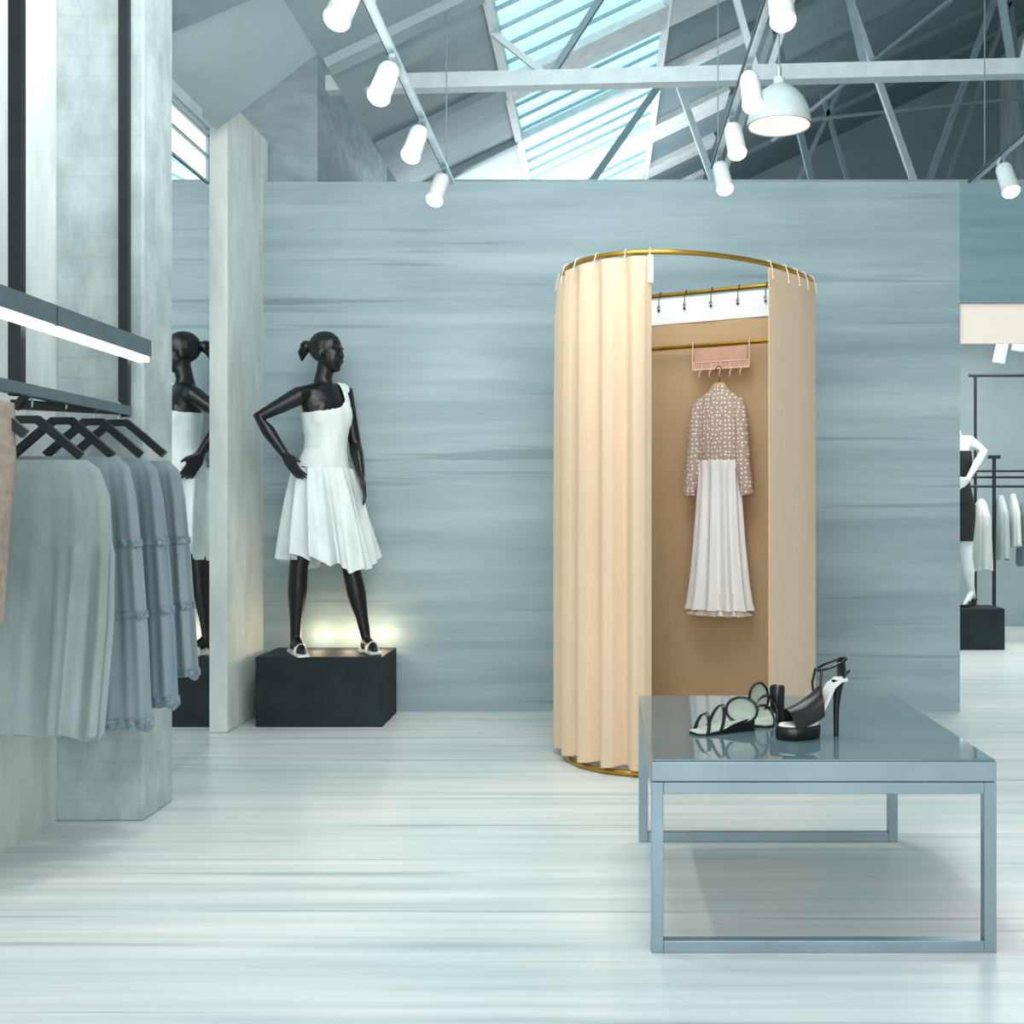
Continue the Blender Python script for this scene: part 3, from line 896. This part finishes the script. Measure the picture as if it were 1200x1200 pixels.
def ruffled_skirt(root, c0, c1, r0, r1, ax, m, name='skirt', k=1, folds=11, hem=0.03, tilt=0.0, seed=0.0):
    """flared cotton skirt from waist to hem, folds deepening downward"""
    u, v = ax
    rings = []
    n, rows = 180, 22
    for j in range(rows + 1):
        t = j / rows
        c = c0.lerp(c1, t)
        f = t ** 0.7
        a = r0[0] + (r1[0] - r0[0]) * f
        d = r0[1] + (r1[1] - r0[1]) * f
        amp = 0.05 + 0.26 * t ** 0.7
        ring = []
        for i in range(n):
            th = 2 * PI * i / n
            w = math.sin(folds * th + 1.3 * math.sin(2 * th + seed) + t * 0.8) * 0.7 + 0.35 * math.sin(2.0 * folds * th + 2.0 + seed + 1.5 * math.sin(3 * th))
            g = 1 + amp * (w if w > 0 else 0.4 * w)
            z = t * (hem * math.sin(2 * th + 0.8 + seed) + hem * 0.5 * w + tilt * math.cos(th))
            ring.append(c + u * a * g * math.cos(th) + v * d * g * math.sin(th) + Vector((0, 0, z)))
        rings.append(ring)
    inner = [[c.lerp(p, 0.965) for p in r] for r, c in [(rings[i], sum(rings[i], Vector()) / n) for i in range(rows, -1, -1)]]
    return MB().loft(rings + inner, cap=False).build(name, m, root, smooth=True, world=True)

# plinth and black mannequin
PZ = H - 173 / 220.0
pl = MB().box(-1.845, -1.168, 5.91, 6.32, 0.0, PZ).build('display_plinth', CHAR, None, bevel=0.004)
tag(pl, 'charcoal block plinth under the black mannequin beside the pale pillar', 'plinth')
YB = 6.05
def P(px, py, dy=0.0):
    return U(px, py, YB + dy)
mq = thing('mannequin', 'glossy black mannequin in white one-shoulder dress, hand on hip, on charcoal plinth', 'mannequin', (P(385, 700).x, YB, PZ))
phi = 0.92
J = {
    'torso': [(P(378, 590), 0.10, 0.075), (P(378, 572), 0.15, 0.115), (P(378, 558), 0.158, 0.115), (P(379, 543), 0.138, 0.1), (P(381, 528), 0.112, 0.088), (P(382, 514), 0.112, 0.088), (P(382, 500), 0.126, 0.096), (P(382, 485), 0.138, 0.10), (P(380, 470), 0.15, 0.092), (P(379, 459), 0.15, 0.072), (P(379, 451), 0.085, 0.055)],
    'bust': P(382, 487), 'hip': P(378, 568), 'neck': P(379, 448), 'head': P(383, 413, 0.0),
    'armR': (P(350, 464, -0.13), P(303, 489, -0.20), P(334, 533, -0.20)),
    'armL': (P(404, 460, 0.12), P(416, 520, 0.12), P(423, 557, 0.0)),
    'handR': (Vector((0.52, 0.12, -0.8)), Vector((-0.6, -0.75, -0.2)), 0.3, -1),
    'handL': (Vector((0.22, -0.1, -0.95)), Vector((0.85, 0.3, 0.2)), 0.3, 1),
    'legR': (P(366, 580, -0.06), P(350, 664, -0.08), P(346, 748, -0.05), (0.55, -0.85, 0)),
    'legL': (P(390, 580, 0.06), P(412, 668, 0.04), P(429, 748, 0.06), (0.55, -0.85, 0)),
}
body, u, v, hu, hv, feet = mannequin(mq, J, phi, 1.3, MANN, PZ + 0.002)
zt = lambda py: P(380, py).z
def in_bodice(p):
    if p.z < zt(552) or p.z > zt(449):
        return False
    for a, bb, c in (J['armR'], J['armL']):
        if min(seg_dist(p, a.lerp(bb, 0.12), bb), seg_dist(p, bb, c)) < 0.056:
            return False
        if seg_dist(p, c, c + (Vector((0.09, 0.02, -0.14)) if c is J['armR'][2] else Vector((0.02, 0, -0.12)))) < 0.068:
            return False
    q = p - P(380, 500)
    uu = q.dot(u)
    # left strap: over the far shoulder; neckline sweeps from the right armpit
    if p.z < zt(484) + 0.03 * max(0, uu + 0.1):
        return True
    if q.dot(v) < -0.01:
        return 0.055 < uu < 0.13
    lo = zt(483) + 0.2 * (uu + 0.1) + 9 * max(0, uu) ** 2
    return (p.z < lo and uu < 0.068) or 0.062 < uu < 0.135
shell(mq, body, 'dress_bodice', CLOTHW, in_bodice, 0.009)
ruffled_skirt(mq, P(379, 549), P(388, 659), (0.160, 0.136), (0.225, 0.222), (u, v), CLOTHW, 'dress_skirt', folds=10, hem=0.04, seed=1.0)
hb_ = MB()
hc = J['head']
hb_.ball(hc - hv * 0.125 + Vector((0, 0, 0.035)), 0.034, 0.036, 0.036, 14)
hb_.tube([hc - hv * 0.08 + Vector((0, 0, 0.04)), hc - hv * 0.12 + Vector((0, 0, 0.045)), hc - hv * 0.15 + Vector((0, 0, 0.0)), hc - hv * 0.152 + Vector((0, 0, -0.035))], [0.022, 0.03, 0.026, 0.008], 12, round_end=True)
hb_.build('hair_bun', MANN, mq, smooth=True, world=True)
for ft in feet:
    mannequin_shoe(mq, ft, PZ + 0.002, WHITEL)

# ------------------------------------------------------------------ left clothes rail
XL = -1.75
fr2 = thing('garment_rail', 'black metal wall rail with two tall posts holding the grey dresses', 'clothes rail', (XL, 3.7, 1.5))
for y, w in ((3.32, 0.038), (4.07, 0.034)):
    MB().box(XL - w / 2, XL + w / 2, y - 0.015, y + 0.015, 1.5, 4.2).build('post', BLACK, fr2, world=True)
MB().box(XL - 0.02, XL + 0.02, 2.5, 4.085, 1.505, 1.54).build('bottom_rail', GREYM, fr2, world=True)
MB().bar((-1.80, 3.40, 1.482), (-1.745, 4.08, 1.522), 0.025, 0.03).build('hanging_rail', BLACK, fr2, world=True)
MB().bar((-1.80, 3.405, 1.47), (-1.752, 3.405, 1.53), 0.02, 0.02).build('rail_bracket', BLACK, fr2, world=True)
def light_bar(y0, y1, label):
    o = thing('linear_light', label, 'light', (XL + 0.035, (y0 + y1) / 2, 1.7), group='linear lights on the clothes rail')
    MB().box(XL + 0.0185, XL + 0.07, y0, y1, 1.728, 1.79).build('housing', GREYM, o, world=True)
    MB().box(XL + 0.024, XL + 0.066, y0 + 0.01, y1 - 0.01, 1.708, 1.728).build('diffuser', LED, o, world=True)
    return o
light_bar(3.43, 4.14, 'long grey LED light bar across both posts above the dresses')
light_bar(2.5, 3.42, 'nearer grey LED light bar cut off by the left edge')

def hanger(loc, label, first=None):
    if first is None:
        o = thing('clothes_hanger', label, 'hanger', loc, (0, 0, 0), 'dark hangers on the rail')
        MB().tube([(-0.012, 0, 0.014), (-0.014, 0, 0.026), (0, 0, 0.038), (0.014, 0, 0.026), (0.012, 0, 0.008), (0, 0, -0.01), (0, 0, -0.035)], 0.004, 8).build('hook', SILVER, o, smooth=True)
        MB().ribbon([(-0.165, 0, -0.15), (-0.09, 0, -0.085), (-0.03, 0, -0.035), (0.03, 0, -0.035), (0.09, 0, -0.085), (0.165, 0, -0.15)], 0.018, 0.026, (0, 1, 0)).build('arms', BLACK, o, smooth=True)
    else:
        o = copy_tree(first)
        o.location = loc
        tag(o, label)
    return o
rail = lambda y: (-1.80 + 0.055 * (y - 3.40) / 0.68 + 0.0, y, 1.482 + 0.04 * (y - 3.40) / 0.68)
HY = (3.47, 3.66, 3.85, 4.02)
h0 = None
names = ('dark hanger in front, carrying the pale sage dress', 'second dark hanger on the rail, behind the sage dress', 'third dark hanger on the rail, carrying a slate dress', 'rearmost dark hanger on the rail, next to the brick pillar')
for y, n in zip(HY, names):
    x, yy, z = rail(y)
    h = hanger((x, yy, z + 0.008 - 0.018), n, h0)
    h0 = h0 or h
def garment(name, label, cx, cy, prof, m, k, group=None, bands=(), hemm=None, cat='dress', ph=0.0):
    """prof: (z, half width, half depth, pleat amount, centre shift)"""
    o = thing(name, label, cat, (cx, cy, prof[-1][0]), group=group)
    z0 = prof[-1][0]
    def at(z):
        for a, b in zip(prof, prof[1:]):
            if b[0] <= z <= a[0]:
                t = (a[0] - z) / (a[0] - b[0])
                return [a[i] + (b[i] - a[i]) * t for i in range(5)]
        return prof[-1]
    rows, n = [], 160
    zs_ = []
    for a, b in zip(prof, prof[1:]):
        for j in range(4):
            zs_.append(a[0] + (b[0] - a[0]) * j / 4)
    zs_.append(z0)
    def ring(z, grow=0.0):
        _, hw, hd, am, sh = at(z)
        r = []
        for i in range(n):
            a = 2 * PI * i / n
            w = math.sin(k * a + ph + 0.9 * math.sin(3 * a)) + 0.4 * math.sin(2.3 * k * a + ph)
            se = abs(math.cos(a)) ** 0.8 * (1 if math.cos(a) > 0 else -1)
            r.append(Vector((sh + (hw + grow) * se + am * 0.25 * w * math.cos(a), (hd + grow) * math.sin(a) + am * w * math.sin(a) * 0.9, z - z0 + (0.01 * w * am / 0.03 if z == z0 else 0) - (0.012 * math.cos(2 * a) if z == z0 else 0))))
        return r
    MB().loft([ring(z) for z in zs_]).build('garment_body', m, o, smooth=True)
    for zb in bands:
        MB().loft([ring(zb - 0.012, 0.002), ring(zb - 0.012, 0.005), ring(zb + 0.012, 0.005), ring(zb + 0.012, 0.002)], cap=False).build('trim_band', LACE, o, smooth=True)
    if hemm:
        MB().loft([ring(z0 + 0.001, 0.002), ring(z0 + 0.001, 0.006), ring(z0 + hemm, 0.006), ring(z0 + hemm, 0.002)], cap=False).build('lace_hem', LACE, o, smooth=True)
    return o
garment('sage_dress', 'pale sage dress with gathered skirt, foremost on the left clothes rail', rail(HY[0])[0] + 0.02, HY[0],
        [(1.315, 0.165, 0.012, 0.0, 0), (1.285, 0.205, 0.03, 0.002, 0.0), (1.2, 0.225, 0.045, 0.003, 0.01), (1.06, 0.232, 0.05, 0.005, 0.01), (1.02, 0.236, 0.055, 0.02, 0.008), (0.8, 0.235, 0.065, 0.036, 0.0), (0.455, 0.225, 0.07, 0.036, -0.02)], DRESSG, 11, 'dresses on the left rail')
for i, (hem, m, lab) in enumerate(((0.44, DRESSB, 'slate dress with two trim bands, directly behind the sage dress'), (0.48, DRESSB2, 'slate dress with two trim bands, third on the left rail'), (0.56, DRESSB, 'slate dress with two trim bands, rearmost on the rail beside the mirror'))):
    x, y, z = rail(HY[i + 1])
    garment('banded_dress', lab, x + 0.02, y, [(1.335, 0.165, 0.012, 0.0, 0), (1.3, 0.2, 0.03, 0.003, 0.0), (1.2, 0.215, 0.04, 0.008, 0.005), (1.0, 0.228, 0.045, 0.018, 0.01), (0.75, 0.24, 0.05, 0.022, 0.015), (hem, 0.248, 0.055, 0.022, 0.02)], m, 9 + i, 'dresses on the left rail', (1.05, 0.815), 0.035 if i < 2 else 0.025, ph=i * 1.3)
bw = garment('brown_coat', 'grey-brown coat hanging nearest the camera at the left edge', -1.735, 3.02, [(1.46, 0.08, 0.02, 0, 0), (1.45, 0.135, 0.04, 0, 0), (1.3, 0.14, 0.055, 0.002, -0.002), (1.1, 0.125, 0.06, 0.004, -0.006), (0.86, 0.115, 0.065, 0.006, -0.012)], BROWN, 7, cat='coat')
hanger((-1.735, 3.02, 1.515), 'dark hanger carrying the grey-brown coat at the left edge', h0)

# ------------------------------------------------------------------ lights on tracks
def spot_master():
    o = thing('track_spotlight', '', 'spotlight', (0, 0, 0))
    MB().box(-0.012, 0.012, -0.03, 0.03, -0.03, -0.008).build('adapter', SILVER, o)
    MB().tube([(0, 0, -0.03), (0, 0, -0.055)], 0.007, 8).build('stem', BLACK, o, smooth=True)
    MB().lathe([(0.02, -0.05), (0.034, -0.058), (0.04, -0.075), (0.043, -0.2), (0.046, -0.21), (0.044, -0.213)], seg=28).build('can', WHITE, o, smooth=True)
    MB().lathe([(0.041, -0.2135), (0.04, -0.222), (0.03, -0.232), (0.012, -0.238), (0.002, -0.2385)], seg=28).build('lens', LENS, o, smooth=True)
    return o
sm0 = spot_master()
used = [False]
def spot(x, y, z, rx, ry, label, group):
    o = copy_tree(sm0) if used[0] else sm0
    used[0] = True
    o.location = (x, y, z)
    o.rotation_euler = (rx, ry, 0)
    o['label'] = label
    o['group'] = group
def track(x, z, y0, y1, label):
    o = thing('lighting_track', label, 'light track', (x, (y0 + y1) / 2, z))
    MB().box(x - 0.014, x + 0.014, y0, y1, z - 0.008, z + 0.014).build('channel', SILVER, o, world=True)
    MB().box(x - 0.02, x - 0.0142, y0, y1, z - 0.004, z + 0.012).build('side_groove', BLACK, o, world=True)
    for k in range(3):
        yy = y0 + 0.3 + (y1 - y0 - 0.5) * k / 2
        MB().tube([(x, yy, z + 0.014), (x, yy, min(rz(x) - 0.02, z + 1.6))], 0.0035, 6).build('suspension_wire', STEELD, o, world=True)
T1 = (-0.80, H + 1.745)
track(T1[0], T1[1], 1.8, 5.92, 'silver light track suspended at the upper left with four white spotlights')
for y, lab in ((3.62, 'white spotlight nearest the camera on the left track, cut by the top edge'), (4.28, 'second white spotlight down the left track'), (4.98, 'third white spotlight down the left track'), (5.68, 'last white spotlight on the left track, nearest the boarded wall')):
    spot(T1[0], y, T1[1], -0.45, 0.22, lab, 'spotlights on the left track')
T2 = (0.60, H + 1.82)
track(T2[0], T2[1], 1.8, 5.92, 'silver light track suspended over the fitting room with four white spotlights')
for y, ry, lab in ((3.78, -0.02, 'white spotlight at the top edge above the dome pendant'), (4.55, -0.05, 'white spotlight just left of the dome pendant'), (5.15, -0.10, 'white spotlight below and left of the dome pendant'), (5.72, -0.14, 'lowest white spotlight on the middle track, above the fitting room')):
    spot(T2[0], y, T2[1], -0.42, ry, lab, 'spotlights on the middle track')
T3 = (1.975, H + 1.745)
track(T3[0], T3[1], 1.8, 5.92, 'silver light track end at the upper right with one white spotlight')
spot(T3[0], 5.5, T3[1], -0.42, -0.12, 'single white spotlight on the right-hand track near the picture edge', 'spotlights on the right track')

# pendant
pd = thing('pendant_lamp', 'pale grey dome pendant lamp hanging from the white truss', 'pendant lamp', (0, 0, 0))
YP = 5.62
cp = U(913, 148, YP)
pd.location = cp
MB().lathe([(0.163, 0.0), (0.160, 0.03), (0.150, 0.08), (0.128, 0.13), (0.095, 0.172), (0.055, 0.2), (0.03, 0.212), (0.027, 0.245), (0.024, 0.245), (0.02, 0.205), (0.09, 0.165), (0.12, 0.128), (0.142, 0.08), (0.152, 0.03), (0.155, 0.0)], seg=40, caps=False).build('shade', M('grey_white_enamel', (205, 216, 216), 0.4, var=0.03), pd, smooth=True)
MB().lathe([(0.153, 0.004), (0.153, 0.014), (0.10, 0.02), (0.01, 0.022)], seg=36).build('diffuser', BULB, pd, smooth=True)
MB().tube([(0, 0, 0.24), (0, 0, 0.30)], 0.014, 10).build('cap', SILVER, pd, smooth=True)
MB().tube([(0, 0, 0.29), (0, 0, 0.62), (0, 0, rz(cp.x) - cp.z - 0.01)], 0.004, 8).build('cord', STEELD, pd, smooth=True)

# ------------------------------------------------------------------ back shop beyond the opening
YF = 9.15
sb = MB().box(XO + 0.002, XR - 0.05, YW + 0.03, YW + 0.07, H + (VY - 402) / F * (YW + 0.03), ZO - 0.001).build('header_board', CREAM, None)  # plain board; its material carries a glow added for brightness
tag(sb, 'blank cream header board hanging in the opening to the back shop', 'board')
fp0, fp1 = U(1090, 762, YF), U(1178, 762, YF)
MB_ = MB().box(fp0.x, fp1.x, YF, YF + 0.36, 0, H - 116 / F * YF).build('display_plinth', CHAR, None, bevel=0.01)
tag(MB_, 'small black plinth in the back shop under the white-armed mannequin', 'plinth')
FZ = H - 116 / F * YF
YB2 = YF + 0.17
def Q(px, py, dy=0.0):
    return U(px, py, YB2 + dy)
mf = thing('mannequin', 'white mannequin in black dress half hidden by the partition edge in the back shop', 'mannequin', (Q(1122, 700).x, YB2, FZ))
kf = 0.93
JF = {
    'torso': [(Q(1121, 612), 0.10, 0.075), (Q(1121, 598), 0.14, 0.11), (Q(1121, 588), 0.145, 0.11), (Q(1121, 578), 0.13, 0.095), (Q(1121, 568), 0.108, 0.085), (Q(1120, 558), 0.11, 0.085), (Q(1120, 548), 0.122, 0.092), (Q(1120, 536), 0.132, 0.096), (Q(1119, 525), 0.14, 0.088), (Q(1119, 516), 0.142, 0.07), (Q(1119, 511), 0.08, 0.05)],
    'bust': Q(1120, 540), 'hip': Q(1121, 592), 'neck': Q(1119, 507), 'head': Q(1112, 484),
    'armR': (Q(1101, 517, -0.02), Q(1088, 545, -0.05), Q(1106, 566, -0.1)),
    'armL': (Q(1137, 517, 0.0), Q(1153, 529, -0.12), Q(1134, 562, -0.2)),
    'handR': (Vector((0.6, -0.3, -0.5)), Vector((-0.4, -0.8, 0)), 0.3, -1),
    'handL': (Vector((-0.75, 0.05, -0.5)), Vector((0.5, -0.8, 0.2)), 0.3, 1),
    'legR': (Q(1112, 610), Q(1110, 655), Q(1110, 699, 0.0), (-0.7, -0.7, 0)),
    'legL': (Q(1130, 610), Q(1133, 655), Q(1139, 694, 0.03), (-0.75, -0.65, 0)),
}
bodyf, uf, vf, huf, hvf, feetf = mannequin(mf, JF, 0.1, -0.6, MANNW, FZ, kf, 0.008)
zq = lambda py: Q(1120, py).z
def in_dress(p):
    if p.z > zq(528) or p.z < zq(600):
        return False
    for a, bb, c in (JF['armR'], JF['armL']):
        if min(seg_dist(p, a.lerp(bb, 0.1), bb), seg_dist(p, bb, c), seg_dist(p, c, c + Vector((-0.1, 0, -0.07)))) < 0.06:
            return False
    return True
BLKC = M('black_jersey', (24, 28, 33), 0.8, var=0.15)
shell(mf, bodyf, 'dress_bodice', BLKC, in_dress, 0.008)
MB().loft([[c + uf * a * math.cos(2 * PI * i / 32) + vf * d * math.sin(2 * PI * i / 32) for i in range(32)] for c, a, d in ((Q(1121, 592), 0.158, 0.125), (Q(1122, 606), 0.15, 0.12), (Q(1123, 622), 0.132, 0.115), (Q(1123, 634), 0.122, 0.11))]).build('dress_skirt', BLKC, mf, smooth=True, world=True)
for ft in feetf:
    mannequin_shoe(mf, ft, FZ, SHOEB, kf)
# tall frame rail and lower garment rack
def pipe(m, a, b, r=0.011):
    return m.tube([a, b], r, 8)
YA = 10.2
tr = thing('garment_rail', 'tall thin black rail frame at the rear of the back shop', 'clothes rail', (U(1190, 700, YA).x, YA, 0))
xa, xb = U(1143, 0, YA).x, U(1340, 0, YA).x
za = U(0, 440, YA).z
pipe(MB(), (xa - 0.06, YA, za), (xb, YA, za), 0.014).build('top_bar', BLACK, tr, smooth=True, world=True)
for x in (xa, xb):
    pipe(MB(), (x, YA, 0), (x, YA, za), 0.014).build('post', BLACK, tr, smooth=True, world=True)
YR = 9.75
r2 = thing('garment_rail', 'low black clothes rack with double bars behind the small plinth', 'clothes rail', (U(1200, 700, YR).x, YR, 0))
x1, x2 = U(1165, 0, YR).x, U(1330, 0, YR).x
xl = U(1128, 0, YR).x
zt_ = U(0, 536, YR).z
for x in (x1, x2):
    pipe(MB(), (x, YR, 0), (x, YR, zt_), 0.017).build('post', BLACK, r2, smooth=True, world=True)
    MB().box(x - 0.05, x + 0.05, YR - 0.02, YR + 0.02, zt_ - 0.012, zt_ + 0.018).build('post_cap', BLACK, r2, world=True)
for py in (552, 559, 570):
    z = U(0, py, YR).z
    pipe(MB(), (xl, YR + (0.0 if py != 559 else 0.06), z), (x2, YR + (0.0 if py != 559 else 0.06), z), 0.011).build('bar', BLACK, r2, smooth=True, world=True)
FG = (('pale grey garment on the low rack, left of its post', 1150, 586, 668, 0.08, (196, 202, 200)), ('silver-grey garment on the low rack, right of its post', 1173, 582, 655, 0.055, (170, 182, 184)), ('white garment on the low rack at the picture edge', 1187, 580, 640, 0.045, (208, 214, 212)), ('darker grey garment on the low rack at the picture edge', 1203, 584, 662, 0.07, (132, 148, 152)))
hz_ = U(0, 570, YR).z
for lab, px, y0, y1, hw, c in FG:
    x = U(px, 0, YR).x
    a, b = U(px, y0, YR).z, U(px, y1, YR).z
    g = garment('hanging_garment', lab, x, YR, [(a + 0.012, 0.02, 0.02, 0, 0), (a - 0.03, hw * 0.6, 0.05, 0, 0), (a - 0.15, hw * 0.85, 0.14, 0.004, 0), (b, hw, 0.16, 0.012, 0)], M('cloth_%d' % px, c, 0.85, var=0.06, scale=(20, 20, 3)), 7, 'garments on the low rack', cat='garment')
    MB().tube([(x, YR, a), (x, YR, hz_ + 0.011), (x, YR + 0.015, hz_ + 0.018)], 0.005, 6).build('hanger_hook', SILVER, g, smooth=True, world=True)
for px, ln, lab in ((1170, 0.17, 'small grey spotlight hanging below the cream board'), (1192, 0.07, 'grey spotlight mostly hidden behind the cream board')):
    c = U(px, 402 + ln * 140, 9.0)
    o = thing('ceiling_spotlight', lab, 'spotlight', (c.x, c.y, c.z), (0.1, 0.18, 0))
    MB().lathe([(0.048, 0.0), (0.05, 0.01), (0.046, 0.2), (0.03, 0.23)], seg=18).build('can', M('pale_grey_can', (190, 204, 208), 0.5), o, smooth=True)
    MB().tube([(0, 0, 0.22), (0, 0, 0.75)], 0.012, 8).build('stem', STEELD, o, smooth=True)
struct('ceiling_back_shop', MB().box(XO - 0.6, XR, YW + 0.2, 11.1, 3.02, 3.06), HAUNCH, 'flat grey ceiling of the back shop, above the opening', 'ceiling')
struct('wall_back_shop_left', MB().box(XO - 0.62, XO - 0.55, YW + 0.1, 11.1, 0, 3.02), PLASTER, 'inner side wall of the back shop behind the partition', 'wall')

# ------------------------------------------------------------------ light
def lamp(kind, name, loc, power, color=(1, 1, 1), size=1.0, rot=(0, 0, 0), sy=None, **k):
    d = bpy.data.lights.new(name, kind)
    d.energy = power
    d.color = color
    if kind == 'AREA':
        d.size = size
        if sy:
            d.shape = 'RECTANGLE'
            d.size_y = sy
    elif kind in ('POINT', 'SPOT'):
        d.shadow_soft_size = size
    if kind == 'SPOT':
        d.spot_size = k.get('angle', 1.0)
        d.spot_blend = 0.6
    o = bpy.data.objects.new(name, d)
    o.location = loc
    o.rotation_euler = rot
    COL.objects.link(o)
    return o
def aim(o, target):
    d = Vector(target) - o.location
    o.rotation_euler = d.to_track_quat('-Z', 'Y').to_euler()
    return o
COOL = (0.99, 1.0, 1.0)
lamp('AREA', 'skylight_glow', (-0.1, 3.2, 3.85), 66, COOL, 1.6, sy=3.0)
aim(lamp('AREA', 'front_fill', (0.3, -1.8, 2.6), 62, COOL, 4.0, sy=2.6), (0, 6, 1.2))  # unseen fill light added behind and above the camera
aim(lamp('AREA', 'low_front_fill', (0.2, -1.9, 1.1), 52, COOL, 4.4, sy=1.6), (-0.3, 6, 0.7))  # added low fill behind the camera, brightens the lower wall; no real window
lamp('AREA', 'hall_roof_fill', (-0.3, 9.4, 2.9), 85, COOL, 2.5, rot=(PI, 0, 0))  # added upward fill hidden behind the partition, lightens roof and purlins
aim(lamp('AREA', 'near_roof_fill', (-0.6, 3.4, 3.3), 40, COOL, 2.0), (-1.0, 7.5, 4.6))  # added fill above the frame, lightens the nearer roof
lamp('AREA', 'back_shop_glow', (3.2, 8.9, 2.95), 100, (1, 0.98, 0.95), 1.8, sy=2.6)
WARM = (1.0, 0.9, 0.76)
for x in (-1.60, -1.42, -1.24):
    lamp('POINT', 'plinth_uplight', (x, 6.25, PZ + 0.07), 1.25, (1.0, 0.78, 0.5), 0.03)
for (x, y), (tx, ty, tz) in (((T1[0], 5.68), (-0.9, 6.3, 0.9)), ((T1[0], 4.28), (-0.9, 4.2, 0)), ((T1[0], 3.62), (-0.6, 3.3, 0)), ((T2[0], 4.55), (0.4, 3.6, 0.0)), ((T3[0], 5.5), (1.75, 6.3, 0.9))):
    aim(lamp('SPOT', 'spot_beam', (x, y - 0.12, H + 1.48), 34 if tz == 0 else 17, WARM, 0.05, angle=1.3), (tx, ty, tz))

w = bpy.data.worlds.new('World')
SC.world = w
w.use_nodes = True
bg = w.node_tree.nodes['Background']
bg.inputs['Color'].default_value = (0.95, 0.975, 0.985, 1)
bg.inputs['Strength'].default_value = 0.8

# ------------------------------------------------------------------ camera
cd = bpy.data.cameras.new('camera')
cd.sensor_width = 36
cd.lens = 36 * F / 1200
cd.shift_x = -(VX - 600) / 1200
cd.shift_y = -(600 - VY) / 1200
cd.clip_end = 60
cam = bpy.data.objects.new('camera', cd)
cam.location = (0, 0, H)
cam.rotation_euler = (PI / 2, 0, 0)
COL.objects.link(cam)
SC.camera = cam
SC.view_settings.view_transform = 'Standard'
SC.view_settings.look = 'None'
SC.view_settings.exposure = 0.0
SC.cycles.max_bounces = 8
